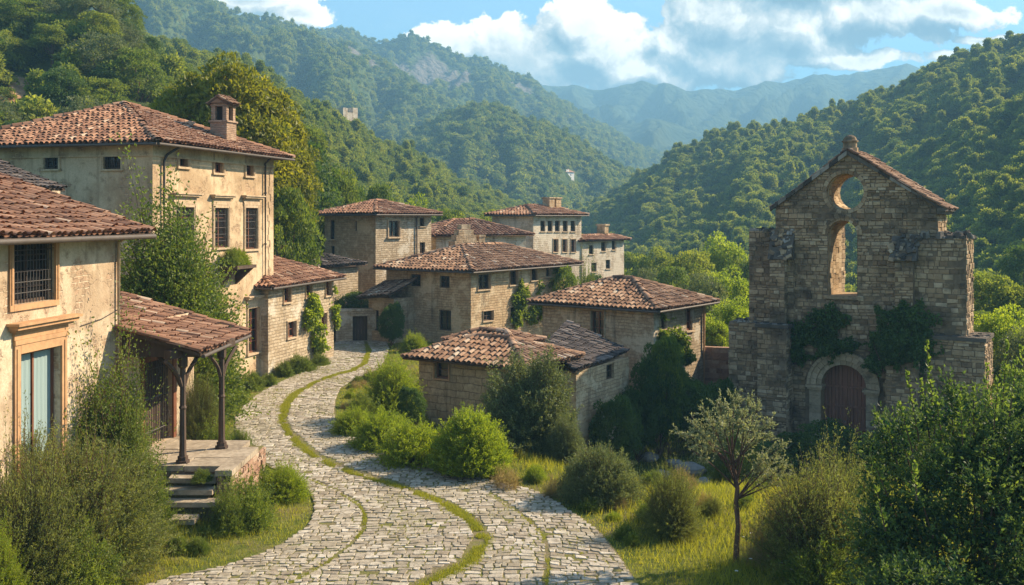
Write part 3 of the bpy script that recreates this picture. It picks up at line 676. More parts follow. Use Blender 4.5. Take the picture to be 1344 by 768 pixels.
def frame_window(face, rect, parent, name='window', style='plain', surround=0.0, smat=None, sill=True, lintel=False, rows=3, cols=2, deep=0.16, wmat=None, label=None, grille=False, curtain=False, ledge=0.10):
    a0, a1, b0, b1 = rect; smat = smat or M['trim']; wmat = wmat or M['wood']
    mb = MB(); t = min(0.07, 0.12 * (a1 - a0)); g = 0.004
    for bx_ in ((a0 + g, a0 + t, b0 + g, b1 - g), (a1 - t, a1 - g, b0 + g, b1 - g), (a0 + t, a1 - t, b0 + g, b0 + t), (a0 + t, a1 - t, b1 - t, b1 - g)):
        face.box(mb, *bx_, -deep - 0.03, -deep + 0.04)
    if style == 'plain':
        for i in range(1, cols):
            x = a0 + (a1 - a0) * i / cols; face.box(mb, x - t * 0.4, x + t * 0.4, b0 + t, b1 - t, -deep - 0.02, -deep + 0.025)
        for i in range(1, rows):
            y = b0 + (b1 - b0) * i / rows; face.box(mb, a0 + t, a1 - t, y - t * 0.22, y + t * 0.22, -deep - 0.02, -deep + 0.018)
    w = mb.build(name, wmat, parent)
    if label: w['label'] = label
    mb = MB(); face.box(mb, a0 + t * 0.5, a1 - t * 0.5, b0 + t * 0.5, b1 - t * 0.5, -deep - 0.06, -deep - 0.035); mb.build('pane_or_dark_sheet', M['glass'] if style == 'plain' else M['hole'], w)  # hole style has no glass: sheet painted dark as the unlit inside
    if curtain:
        mb = MB(); n = 15
        for (c0, c1) in ((a0 + t, a0 + (a1 - a0) * 0.46), (a0 + (a1 - a0) * 0.54, a1 - t)):
            xs = np.linspace(c0, c1, n); V = [face.p(x, b, -deep - 0.012 + 0.012 * math.sin(i * 1.9)) for b in (b0 + t, b1 - t) for i, x in enumerate(xs)]
            mb.add(V, [(i, i + 1, n + i + 1, n + i) for i in range(n - 1)])
        mb.build('curtain', M['curtain'], w, smooth=True)
    if surround:
        s = surround; mb = MB(); pr = 0.05
        face.box(mb, a0 - s, a0 - 0.003, b0 - (0 if sill else s), b1 + s, -0.02, pr); face.box(mb, a1 + 0.003, a1 + s, b0 - (0 if sill else s), b1 + s, -0.02, pr); face.box(mb, a0 - 0.003, a1 + 0.003, b1 + 0.003, b1 + s, -0.02, pr + 0.004)
        if not sill: face.box(mb, a0 - 0.003, a1 + 0.003, b0 - s, b0 - 0.003, -0.02, pr + 0.004)
        face.box(mb, a0 - s * 0.72, a0 - s * 0.45, b0 + 0.01, b1 + s * 0.6, pr, pr + 0.02); face.box(mb, a1 + s * 0.45, a1 + s * 0.72, b0 + 0.01, b1 + s * 0.6, pr, pr + 0.02)
        mb.build('surround', smat, w)
    if sill:
        s = max(surround, 0.06); mb = MB(); h = max(0.07, surround * 0.7)
        face.box(mb, a0 - s - 0.04, a1 + s + 0.04, b0 - h, b0 - 0.004, -deep + 0.045, ledge); mb.build('sill', smat, w)
    if lintel:
        s = surround; mb = MB(); y = b1 + s + 0.004
        for (h0, h1, o, c) in ((0.0, 0.10, 0.02, 0.07), (0.104, 0.26, 0.03, 0.055), (0.264, 0.32, 0.10, 0.14), (0.324, 0.40, 0.17, 0.23), (0.404, 0.46, 0.22, 0.29)):
            h0, h1, o, c = (q * lintel for q in (h0, h1, o, c)); face.box(mb, a0 - s - o, a1 + s + o, y + h0, y + h1, -0.02, c)
        mb.build('cornice', smat, w)
    if grille:
        mb = MB(); n = max(3, int((a1 - a0) / 0.11))
        for i in range(n + 1):
            x = a0 + 0.03 + (a1 - a0 - 0.06) * i / n; mb.tube([face.p(x, b0 + 0.01, -0.05), face.p(x, b1 - 0.01, -0.05)], 0.011, 5)
        for j in range(1, 6):
            y = b0 + (b1 - b0) * j / 6; mb.tube([face.p(a0 + 0.01, y, -0.05), face.p(a1 - 0.01, y, -0.05)], 0.011, 5)
        mb.build('grille', M['iron'], w)
    return w
def plank_door(face, rect, parent, mat, label=None, deep=0.18, arch=False, bars=False):
    a0, a1, b0, b1 = rect; mb = MB(); n = max(3, int((a1 - a0) / 0.16)); rr = np.random.RandomState(5)
    for i in range(n):
        x0, x1 = a0 + (a1 - a0) * i / n, a0 + (a1 - a0) * (i + 1) / n
        face.box(mb, x0 + 0.006, x1 - 0.006, b0 + 0.01, b1 - 0.01, -deep - 0.06, -deep + rr.uniform(-0.01, 0.01), rr.rand())
    d = mb.build('door', mat, parent)
    if label: d['label'] = label
    return d
def gutter(parent, pts, r=0.055, name='gutter'):
    mb = MB(); mb.tube(pts, r, 8); return mb.build(name, M['gutter'], parent, smooth=True)

class House:
    """rectangular house set by its nearest corner: L runs to the left face's far end, R along the right face"""
    def __init__(s, name, label, cat, cx, Y, phi, xl, xr, ye, z0, mat, group=None, wl=None, wr=None):
        ph = math.radians(phi); s.P = at(cx, HY, Y); s.P[2] = z0; s.R = np.array([math.sin(ph), math.cos(ph), 0]); s.L = np.array([-math.cos(ph), math.sin(ph), 0])
        def ext(D, x):
            k = (x - CX) / F; return (k * s.P[1] - s.P[0]) / (D[0] - k * D[1])
        s.wl = wl or ext(s.L, xl); s.wr = wr or ext(s.R, xr); s.z0 = z0; s.z1 = ZC + (HY - ye) / F * Y; s.h = s.z1 - z0; s.mat = mat
        c = s.P + s.L * s.wl / 2 + s.R * s.wr / 2; s.root = thing(name, label, cat, (c[0], c[1], z0), group)
        s.FL = Face(s.P + s.L * s.wl, -s.L); s.FR = Face(s.P, s.R); s.hl = []; s.hr = []
    def win(s, side, px, **kw):
        f, hs = (s.FL, s.hl) if side == 'L' else (s.FR, s.hr); r = f.rect(*px) ; hs.append(r); frame_window(f, r, s.root, **kw); return r
    def door(s, side, px, mat, **kw):
        f, hs = (s.FL, s.hl) if side == 'L' else (s.FR, s.hr); r = f.rect(*px); hs.append(r); return plank_door(f, r, s.root, mat, **kw)
    def walls(s, mats=None, lm=0, rm=0):
        mb = MB(); s.FL.wall(mb, s.wl, s.h, s.hl, m=lm); s.FR.wall(mb, s.wr, s.h, s.hr, m=rm)
        Face(s.P + s.R * s.wr, s.L).wall(mb, s.wl, s.h, m=lm); Face(s.P + s.L * s.wl + s.R * s.wr, -s.R).wall(mb, s.wr, s.h, m=rm)
        q = [s.P, s.P + s.R * s.wr, s.P + s.R * s.wr + s.L * s.wl, s.P + s.L * s.wl]; mb.add([p + np.array([0, 0, s.h - 0.06]) for p in q], [(0, 1, 2, 3)], 0.5, lm)
        # quoins where the two seen faces meet, and irregular footing
        s.wallobj = mb.build('wall', mats or s.mat, s.root); return s.wallobj
    def hip(s, k=0.36, o=0.5, tile='tile_brown', pitch=0.26, row=0.38, seed=1, apex=None, seg=4, rad=0.15, jit=1.0, under=None):
        """hipped roof; k = slope"""
        P = s.P - s.L * o - s.R * o; a, b = s.wl + 2 * o, s.wr + 2 * o; ze = s.z1 - o * k + 0.10
        c = [P, P + s.R * b, P + s.R * b + s.L * a, P + s.L * a]; c = [np.array([p[0], p[1], ze]) for p in c]
        w = min(a, b); rise = w / 2 * k
        if a <= b: r0 = c[0] + s.L * a / 2 + s.R * w / 2; r1 = c[1] + s.L * a / 2 - s.R * w / 2
        else: r0 = c[0] + s.R * b / 2 + s.L * w / 2; r1 = c[3] + s.R * b / 2 - s.L * w / 2
        r0 = r0 + (0, 0, rise); r1 = r1 + (0, 0, rise); s.c, s.r0, s.r1 = c, r0, r1
        mb = MB(); kw = dict(pitch=pitch, row=row, seg=seg, jit=jit)
        if np.linalg.norm(r1 - r0) < 0.05: polys = [[c[0], c[1], r0], [c[1], c[2], r0], [c[2], c[3], r0], [c[3], c[0], r0]]
        elif a <= b: polys = [[c[0], c[1], r1, r0], [c[1], c[2], r1], [c[2], c[3], r0, r1], [c[3], c[0], r0]]
        else: polys = [[c[0], c[1], r0], [c[1], c[2], r1, r0], [c[2], c[3], r1], [c[3], c[0], r0, r1]]
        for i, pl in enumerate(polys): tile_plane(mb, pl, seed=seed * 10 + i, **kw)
        if a <= b: hips = [(c[0], r0), (c[3], r0), (c[1], r1), (c[2], r1)]
        else: hips = [(c[0], r0), (c[1], r0), (c[3], r1), (c[2], r1)]
        for i, (p, q) in enumerate(hips): ridge_tiles(mb, p, q, rad, seed=seed + i)
        if np.linalg.norm(r1 - r0) > 0.3: ridge_tiles(mb, r0, r1, rad, seed=seed + 9)
        s.roof = mb.build('roof', [M[tile], M['wood']], s.root, smooth=True); return s.roof
    def rafters(s, o=0.5, k=0.36, step=0.7, gut=True):
        for (f, ln) in ((s.FL, s.wl), (s.FR, s.wr)):
            for i in range(int(ln / step) + 1):
                a = i * step + 0.1; mb = MB(); f.box(mb, a, a + 0.09, s.h - 0.12, s.h - 0.02, -0.02, o * 0.86); mb.build('rafter', M['wood'], s.root)
        if gut:
            dz = np.array([0, 0, -0.10]); n1 = -s.L * -0.0
            gutter(s.root, [s.c[3] + s.FL.n * 0.05 + dz, s.c[0] + s.FL.n * 0.05 + dz]); gutter(s.root, [s.c[0] + s.FR.n * 0.05 + dz, s.c[1] + s.FR.n * 0.05 + dz])
def stone_courses(mb, face, intervals, b0, b1, ch=(0.16, 0.26), ln=(0.25, 0.6), pr=(0.0, 0.035), seed=0, m=0, holesfree=True, tone=0.0, skip=0.03):
    """real blocks laid course on course over a face; intervals(b) gives the free stretches at that height"""
    rr = np.random.RandomState(seed); b = b0; Vs = []; R = []
    wv = lambda a_, b_: b_ + min(.5, (b1 - b0) * .1) * .20 * (float(vnoise(a_ * .55 + seed, b_ * .5, seed)) - .5) * (1 if b0 + .15 < b_ < b1 - .15 else 0)
    while b < b1 - 0.03:
        h = min(rr.uniform(*ch), b1 - b)
        for (x0, x1) in intervals(b + h / 2):
            x = x0
            while x < x1 - 0.02:
                w = rr.uniform(*ln); e = x + w
                if x1 - e < ln[0] * 0.6: e = x1
                if rr.rand() > skip:
                    g = rr.uniform(0.006, 0.014); c1 = rr.uniform(*pr); be = rr.uniform(0.010, 0.022); j = rr.uniform(-0.012, 0.012, (4, 2))
                    q = [(x + g, b + g), (e - g, b + g), (e - g, b + h - g), (x + g, b + h - g)]
                    q = [(a_ + j[i][0], wv(a_, b_) + j[i][1]) for i, (a_, b_) in enumerate(q)]
                    qm = (0.5 * (x + e), wv(0.5 * (x + e), b + h / 2)); tl = rr.uniform(-0.015, 0.015, 4)
                    Vs.append([face.p(a_, b_, -0.03) for a_, b_ in q] + [face.p(a_, b_, c1 - be) for a_, b_ in q] + [face.p(a_ + (qm[0] - a_) * be / (0.5 * (e - x) + .01), b_ + (qm[1] - b_) * be / (h / 2), c1 + tl[i]) for i, (a_, b_) in enumerate(q)])
                    R.append(np.clip(rr.beta(1.8, 1.8) + tone, 0, 1))
                x = e
        b += h
    n = len(Vs)
    if not n: return
    V = np.array(Vs).reshape(-1, 3); base = (np.arange(n) * 12)[:, None]; Fc = []; Rs = []
    for lo in (0, 4):
        for q in range(4):
            q2 = (q + 1) % 4; Fc.append(np.concatenate([base + lo + q, base + lo + q2, base + lo + 4 + q2, base + lo + 4 + q], 1)); Rs.append(R)
    Fc.append(np.concatenate([base + 8, base + 9, base + 10, base + 11], 1)); Rs.append(R)
    mb.add(V, np.concatenate(Fc), np.concatenate(Rs), m)

# ================================================================== LEFT: the tall villa
v = House('villa', 'tall cream plastered three-storey villa with tiled hip roof and chimney', 'house', 200, 38.0, 14.3, 0, 358, 181, 0.2, M['villa'], wl=9.2)
FR, FL = v.FR, v.FL
sm = dict(surround=0.13, smat=M['trim'], wmat=M['wood_red'])
for q in ((234.5, 194, 246, 219), (281, 203, 292.5, 227), (322.5, 209, 332, 231)):
    v.win('R', q, rows=2, cols=2, **sm)
for q in ((230, 272, 254, 325), (281, 273, 299, 325), (321.5, 273, 337.5, 327)):
    v.win('R', q, rows=4, cols=2, lintel=0.95, grille=True, **sm)
v.win('R', (325.5, 404, 340, 463), rows=4, cols=2, lintel=0.95, **sm)
r = FR.rect(289, 412, 301, 505); r = (r[0], r[1], 0.25, r[3]); v.hr.append(r); d = plank_door(FR, r, v.root, M['wood_red'], 'red-brown plank door of the villa')
mb = MB(); s_ = 0.17
FR.box(mb, r[0] - s_, r[0] - .003, r[2], r[3] + s_, -.02, .05); FR.box(mb, r[1] + .003, r[1] + s_, r[2], r[3] + s_, -.02, .05); FR.box(mb, r[0] - .003, r[1] + .003, r[3] + .003, r[3] + s_, -.02, .054)
for (h0, h1, o, c) in ((0.0, 0.14, 0.03, 0.06), (0.144, 0.22, 0.10, 0.15), (0.224, 0.30, 0.18, 0.25)): FR.box(mb, r[0] - s_ - o, r[1] + s_ + o, r[3] + s_ + .004 + h0, r[3] + s_ + h1, -.02, c)
mb.build('surround', M['trim'], d)
for q in ((58, 191, 77, 222), (136, 189, 159, 222)):
    v.win('L', q, rows=2, cols=2, surround=0.10, smat=M['villa'], wmat=M['wood'], grille=True)
v.walls()
v.hip(0.40, 0.72, 'tile_red', 0.25, 0.36, 3, seg=5, rad=0.19)
v.rafters(0.72, 0.4, 0.55)
mb = MB()                                                     # frieze band and base band, corner quoins
for f, ln in ((FL, v.wl), (FR, v.wr)):
    f.box(mb, -0.05 if f is FR else 0.0, ln + (0.0 if f is FR else 0.05), v.h - 0.62, v.h - 0.14, -0.01, 0.045); f.box(mb, -0.08 if f is FR else 0.0, ln + (0 if f is FR else .08), v.h - 0.70, v.h - 0.624, -0.01, 0.09)
mb.build('frieze', M['villa'], v.root)
mb = MB(); mbq = MB(); rr = np.random.RandomState(2); b = 0.1
while b < v.h - 0.75:
    h = rr.uniform(0.26, 0.40); w1, w2 = rr.uniform(0.25, 0.5), rr.uniform(0.25, 0.5)
    FR.box(mb, -0.03, w1, b, b + h - .002, -.02, .03); FL.box(mb, v.wl - w2, v.wl + 0.027, b, b + h - .002, -.02, .027); FR.box(mbq, v.wr - w2, v.wr + 0.02, b, b + h - .002, -.02, .028); b += h
mb.build('corner_stones', M['villa'], v.root); mbq.build('corner_stones', M['villa'], v.root)
for a in (0.62, 8.72):
    mb = MB(); zt = v.h - 0.35
    mb.tube([FR.p(a + 0.5, zt + 0.28, 0.66), FR.p(a + 0.42, zt + 0.10, 0.60), FR.p(a + 0.1, zt - 0.25, 0.18), FR.p(a, zt - 0.5, 0.10), FR.p(a, 0.1, 0.10)] if a < 1 else [FR.p(a, zt + 0.2, 0.5), FR.p(a, zt - 0.2, 0.10), FR.p(a, 0.1, 0.10)], 0.052, 8)
    for bb in (1.2, 3.6, 6.0, 8.4): mb.tube([FR.p(a, bb, 0.10), FR.p(a, bb + 0.06, 0.10)], 0.075, 8)
    mb.build('downpipe', M['iron'], v.root, smooth=True)
# chimney with arched vents and its little gabled cap, on the right slope
c3 = np.array([*(v.P + v.R * 7.1 + v.L * 1.15)[:2], 0]); zc_ = v.z1 + 1.15 * 0.4 + 0.05
fc = Face(c3 + v.L * 0.42 - v.R * 0.42, -v.L); mb = MB(); z = zc_ - 0.5
fc.box(mb, 0, .84, z, zc_ + 0.75, -.84, 0)
fc.box(mb, -0.06, .90, zc_ + 0.754, zc_ + 0.84, -.90, 0.06)
for a in (0.03, 0.61): 
    for c in (-0.81, -0.23): fc.box(mb, a, a + 0.2, zc_ + 0.844, zc_ + 1.48, c, c + 0.2)
fc.box(mb, 0.0, .84, zc_ + 1.484, zc_ + 1.62, -.84, 0.0)
ch = mb.build('chimney', None or m_masonry('chimney_brick', (0.38, 0.235, 0.15), (0.48, 0.33, 0.225), (0.34, 0.26, 0.19), 0.24, 0.085), v.roof)
mb = MB(); g = zc_ + 1.62; q = [fc.p(-0.12, g, 0.12), fc.p(.96, g, 0.12), fc.p(.96, g, -.96), fc.p(-0.12, g, -.96)]; t0, t1 = fc.p(0.42, g + 0.34, 0.12), fc.p(0.42, g + 0.34, -.96)
tile_plane(mb, [q[1], q[2], t1, t0], 0.2, 0.3, 3); tile_plane(mb, [q[3], q[0], t0, t1], 0.2, 0.3, 4); mb.add([q[0], q[1], t0, q[2], q[3], t1], [(0, 1, 2), (3, 4, 5)], 0.4, 0)
mb.build('chimney_cap', [M['tile_brown'], M['wood']], v.roof)
mb = MB(); fc.box(mb, 0.2, 0.64, zc_ + 0.844, zc_ + 1.484, -0.64, -0.2); mb.build('flue', M['hole'], v.roof)
# balcony
ra = FR.loc(300, 350)[0]; rb = FR.loc(300, 352)[1]
mb = MB(); FR.box(mb, ra - 0.9, ra + 0.75, rb, rb + 0.14, 0.0, 0.95)
V = []
for (aa) in (ra - 0.7, ra + 0.55):
    for w_ in (0, 0.16): V += [FR.p(aa + w_, rb - 0.004, 0.0), FR.p(aa + w_, rb - 0.004, 0.85), FR.p(aa + w_, rb - 0.75, 0.0)]
for i in (0, 6): mb.add(V[i:i+6], [(0, 1, 2), (5, 4, 3)]); mb.add(V[i:i+6], [(1, 4, 5, 2), (0, 3, 4, 1), (0, 2, 5, 3)])
mb.build('balcony', M['wood'], v.root)
BALC = (FR, ra, rb)

# ------------------------------------------------------------------ left house (nearest)
d = nrm(np.array([0.137, 0.99, 0])); Q = np.array([-10.0, 25.0, 0.15]); LW = 9.5
LH = thing('plaster_house', 'nearest weathered plaster house with barred upper window and ochre stone trim', 'house', (-13, 21, 0.15))
f = Face(Q - d * LW, d); zt = 7.20 - 0.15
holes = []
r1 = f.rect(16, 314, 71, 397); holes.append(r1)
frame_window(f, r1, LH, style='plain', surround=0.13, smat=M['orange_trim'], sill=False, grille=True, rows=4, cols=2, deep=0.2, label='upper window behind an iron grille')
r2 = f.rect(25, 459, 79, 545); r2 = (r2[0], r2[1], 0.95, r2[3]); holes.append(r2)
frame_window(f, r2, LH, style='plain', surround=0.20, smat=M['orange_trim'], sill=True, rows=1, cols=2, deep=0.2, wmat=M['wood_red'], lintel=1.05, curtain=True, label='lower window with pale curtains under a heavy cornice')
mb = MB(); f.wall(mb, LW, zt, holes)
fe = Face(Q, np.array([-d[1], d[0], 0])); fe.wall(mb, 8.0, zt)
Face(Q + fe.u * 8, -d).wall(mb, LW, zt); Face(Q - d * LW + fe.u * 8, -fe.u).wall(mb, 8.0, zt)
kz = 0.33; q_ = [fe.p(0, zt), fe.p(8, zt), fe.p(4, zt + 4 * kz)]; mb.add(q_, [(0, 1, 2)], 0.5, 0, [(0, 7, 0), (8, 7, 0), (4, 8.3, 0)])
mb.build('wall', M['house'], LH)
o = 0.62; zt_ = 0.15 + zt
E0 = Q - d * (LW + 0.5) + f.n * o; E1 = Q + d * 0.55 + f.n * o; E0[2] = E1[2] = zt_ - o * kz + 0.12; T1 = E1 - f.n * (4 + o) + np.array([0, 0, (4 + o) * kz]); T0 = E0 - f.n * (4 + o) + np.array([0, 0, (4 + o) * kz])
B0 = E0 - f.n * (8 + 2 * o); B1 = E1 - f.n * (8 + 2 * o)
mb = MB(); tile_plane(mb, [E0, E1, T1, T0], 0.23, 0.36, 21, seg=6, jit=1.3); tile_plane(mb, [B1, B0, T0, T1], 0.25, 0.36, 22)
ridge_tiles(mb, T0, T1, 0.17, seed=5); ridge_tiles(mb, E1 + (0, 0, .02), T1 + (0, 0, .02), 0.13, 0.42, 7)
LHR = mb.build('roof', [M['tile_red'], M['wood']], LH)
for i in range(13): a = i * 0.72 + 0.1; mb = MB(); f.box(mb, a, a + 0.10, zt - 0.16, zt - 0.04, -0.02, o * 0.9); mb.build('rafter', M['wood'], LH)
gutter(LH, [E0 + f.n * 0.06 + (0, 0, -.11), E1 + f.n * 0.06 + (0, 0, -.11)], 0.065)
mb = MB(); mb.tube([f.p(LW - 0.12, zt - 0.1, 0.45), f.p(LW - 0.12, zt - 0.35, 0.07), f.p(LW - 0.12, 0.1, 0.07)], 0.045, 8); mb.build('downpipe', M['trim'], LH, smooth=True)
pa, pb = f.loc(158, 404), f.loc(105, 428); mb = MB(); mb.tube([f.p(pa[0], pa[1], 0.02), f.p((pa[0]+pb[0])/2, (pa[1]+pb[1])/2 - 0.06, 0.02), f.p(pb[0], pb[1], 0.02)], 0.012, 5); mb.build('cable', M['iron'], LH)

# annex behind it with the dark roof that slopes down to the right
A1 = at(85, 246, 34.0); AX = thing('outbuilding', 'outbuilding with dark tiled roof between the nearest house and the villa', 'house', (-18, 34, 0.2))
w0 = A1 + np.array([0.3, -1.2, 0]); e1 = at(86, 247, 35.5); e0 = e1 - np.array([0.7, 5.0, 0]); up_ = np.array([-4.4, .9, 1.55])
mb = MB(); tile_plane(mb, [e0, e1, e1 + up_, e0 + up_], 0.25, 0.36, 31); mb.build('roof', [M['tile_dark'], M['wood']], AX)
mb = MB(); fa = Face(np.array([e0[0] - 0.45, e0[1] + 0.3, 0.2]), nrm(e1 - e0) * (1, 1, 0)); fa.wall(mb, 5.6, e0[2] - 0.25); fb = Face(fa.O + fa.n * -4, -fa.n * -1 if False else fa.n); fb.wall(mb, 4.0, e0[2] - 0.25); mb.build('wall', M['greystone'], AX)

# ------------------------------------------------------------------ porch: link wall with barred door, tiled lean-to on posts
PO = thing('porch', 'timber porch with tiled lean-to roof over a barred doorway', 'porch', (-8.9, 26.4, 1.2))
fw = Face(np.array([-9.98, 25.06, 0.15]), d); mb = MB(); hd = (1.15, 2.75, 1.12, 3.45); Hw = 4.55
fw.wall(mb, 4.1, Hw, [hd], 0.3); mb.build('wall', M['house'], PO)
dd = plank_door(fw, hd, PO, M['wood'], 'dark barred doorway', 0.26)
mb = MB()
for i in range(13):
    x = hd[0] + 0.06 + (hd[1] - hd[0] - 0.12) * i / 12; mb.tube([fw.p(x, hd[2] + 0.02, -0.12), fw.p(x, hd[3] - 0.05, -0.12)], 0.014, 5)
for y in (1.5, 2.4, 3.2): mb.tube([fw.p(hd[0], y, -0.12), fw.p(hd[1], y, -0.12)], 0.016, 5)
mb.build('grille', M['iron'], dd)
mb = MB(); fw.box(mb, hd[0] - 0.16, hd[0] - .003, hd[2], hd[3] + 0.16, -.05, .05); fw.box(mb, hd[1] + .003, hd[1] + 0.18, hd[2], hd[3] + 0.16, -.05, .05); fw.box(mb, hd[0] - .003, hd[1] + .003, hd[3] + .003, hd[3] + 0.16, -.05, .054); mb.build('door_frame', M['wood_red'], dd)
mb = MB(); fw.box(mb, hd[0] - 0.2, hd[1] + 0.25, hd[2] - 0.12, hd[2] - .004, -.28, .26); mb.build('doorstep', M['slab'], dd)
C_ = at(264, 463, 24.7); B_ = at(325, 436, 28.9); B_[2] = C_[2] = 0.5 * (B_[2] + C_[2]); kx = 0.30
upv = np.array([-3.7, 0.0, 3.7 * kx])
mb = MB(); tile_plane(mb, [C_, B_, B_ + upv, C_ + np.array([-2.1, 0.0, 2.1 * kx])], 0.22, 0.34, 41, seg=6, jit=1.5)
ridge_tiles(mb, B_ + (0, 0, .02), B_ + upv + (0, 0, .02), 0.12, 0.4, 8); ridge_tiles(mb, C_ + (0, 0, .02), C_ + np.array([-2.0, 0, 2.0 * kx]) + (0, 0, .02), 0.12, 0.4, 9)
mb.build('roof', [M['tile_red'], M['wood']], PO)
gutter(PO, [C_ + (0.07, -0.05, -0.10), B_ + (0.07, 0, -0.10)], 0.05)
ZF = 1.25
p1 = onz(240, 607, ZF); p2 = onz(291, 588, ZF); pd = nrm(p2 - p1); pn = np.array([pd[1], -pd[0], 0])
def post(p):
    mb = MB(); zt = C_[2] - 0.16
    prof = [(0, .17), (.06, .17), (.061, .13), (.16, .13), (.161, .10), (.30, .085), (1.35, .075), (1.40, .10), (1.46, .075), (zt - ZF - .30, .07), (zt - ZF - .24, .12), (zt - ZF, .12)]
    Vz = [p + np.array([0, 0, z]) for z, _ in prof]; mb.tube(Vz, [r_ * 1.05 for _, r_ in prof], 8); mb.build('post', M['wood'], PO); return zt
zt = post(p1); post(p2)
p2b = p2 + pd * 0.4
mb = MB(); fp = Face(p1 - pd * 0.6, pd); fp.O[2] = 0
fp.box(mb, 0, 2.75, zt + 0.004, zt + 0.22, -0.09, 0.09)
for px_ in (p1,):
    b0 = px_ + np.array([0, 0, 0]); mb.box(np.array([px_[0] - 0.08, px_[1] - 0.08, zt - 0.02]) , (-1.75, 0.35, 0), (0.0, 0.16, 0), (0, 0, 0.20))
mb.box(np.array([p2b[0] - 0.08, p2b[1] - 0.2, zt - 0.02]), (-1.7, 0.3, 0), (0, .16, 0), (0, 0, .2))
mb.build('beam', M['wood'], PO)
def brace(p, dirv):
    mb = MB(); t = np.linspace(0, 1, 7); V = [p + dirv * (0.06 + 0.62 * s) + np.array([0, 0, zt - ZF - 0.75 + 0.72 * (s ** 0.6)]) for s in t]; mb.tube(V, 0.05, 6); mb.build('brace', M['wood'], PO)
brace(p1, pd); brace(p1, -pd); brace(p1, np.array([-0.98, 0.2, 0])); brace(p2, -pd); brace(p2, pd)
# tympanum boards under the near verge
mb = MB(); q = [C_ + (-0.1, 0.25, -0.16), C_ + (-2.1, 0.25, -0.16), C_ + (-2.1, 0.25, 2.1 * kx - 0.16), C_ + (-0.1, 0.25, -0.10)]; mb.add(q + [p + np.array([0, .05, 0]) for p in q], [(0, 1, 2, 3), (7, 6, 5, 4), (0, 4, 5, 1), (1, 5, 6, 2), (2, 6, 7, 3), (3, 7, 4, 0)]); mb.build('gable_board', M['wood'], PO)

# terrace and steps
TR = thing('stone_terrace', 'low stone terrace with worn slabs and a rubble retaining wall under the porch', 'terrace', (-8.6, 26, 0.1))
mb = MB(); rr = np.random.RandomState(8); xs = [-9.9, -9.0, -8.25, -7.32]; ys_ = [24.72, 25.6, 26.5, 27.6]
for i in range(3):
    for j in range(3):
        x0, x1, y0, y1 = xs[i] + .012, xs[i+1] - .012, ys_[j] + .012, ys_[j+1] - .012; zz = ZF - 0.14 + rr.uniform(-.012, .012)
        mb.box((x0 + rr.uniform(-.01, .01), y0, zz), (x1 - x0, rr.uniform(-.02, .02), 0), (rr.uniform(-.02, .02), y1 - y0, 0), (0, 0, .14), rr.rand())
for j in range(3): mb.box((-7.30, 24.15 + j * 0.85, ZF - .13 + rr.uniform(-.01, .02)), (0.42, .02, 0), (0, 0.82, 0), (0, 0, .14), rr.rand())
mb.build('paving', M['slab'], TR)
mb = MB(); mb.box((-9.9, 24.78, -0.2), (2.95, 0, 0), (0, 2.75, 0), (0, 0, ZF - 0.145 + .2), .3, 1); mb.box((-7.27, 24.2, -.2), (.34, 0, 0), (0, .575, 0), (0, 0, ZF - .14 + .2), .3, 1)
fr_ = Face((-6.93, 24.2, -0.2), (0, 1, 0)); stone_courses(mb, fr_, lambda b: [(0, 3.3)], 0, ZF + .05, (.12, .22), (.16, .38), (.01, .06), 4)
fr_ = Face((-7.27, 24.2, -0.2), (1, 0, 0)); stone_courses(mb, fr_, lambda b: [(0, .34)], 0, ZF + .05, (.12, .22), (.14, .3), (.01, .05), 5)
fr_ = Face((-9.9, 24.78, -0.2), (1, 0, 0)); stone_courses(mb, fr_, lambda b: [(0, 2.62)], 0, ZF + .05, (.12, .22), (.16, .38), (.01, .05), 6)
mb.build('retaining_wall', [M['rubble'], M['joint']], TR)
ST = thing('stone_stairs', 'worn stone steps climbing from the lawn to the porch terrace', 'stairs', (-8.4, 24, 0.1))
for k_, (z, y0, y1, x0, x1) in enumerate(((0.42, 23.05, 23.5, -8.35, -7.45), (0.66, 23.62, 24.0, -8.45, -6.95), (0.86, 23.95, 24.35, -8.5, -7.30), (1.06, 24.3, 24.70, -8.5, -7.32))):
    mb = MB(); mb.box((x0, y0, z - 0.13), (x1 - x0, rr.uniform(-.05, .05), rr.uniform(-.015, .015)), (rr.uniform(-.03, .03), y1 - y0, 0), (0, 0, .12), rr.rand())
    if k_: mb.box((x0 + .08, y0 + .1, 0.0), (x1 - x0 - .16, 0, 0), (0, y1 - y0 - .1, 0), (0, 0, z - .134), .3, 1)
    mb.build('step', [M['slab'], M['joint']], ST)

# ------------------------------------------------------------------ small house beyond the villa
h2 = House('plaster_cottage', 'small two-storey cottage beside the villa with climbing vine on its front', 'house', 352, 46.0, 14.5, 300, 438, 373, 0.0, M['greystone'], wl=5.5)
for q in ((372, 376, 381, 397), (401, 373, 409, 390), (427, 368, 434, 388), (377, 422, 388, 443), (421, 411, 428, 435)):
    h2.win('R', q, rows=2, cols=2, wmat=M['wood_red'], surround=0.07, smat=M['trim'])
h2.walls(); h2.hip(0.40, 0.45, 'tile_red', 0.25, 0.36, 5, seg=4, rad=.14); h2.rafters(0.45, .4, .7)

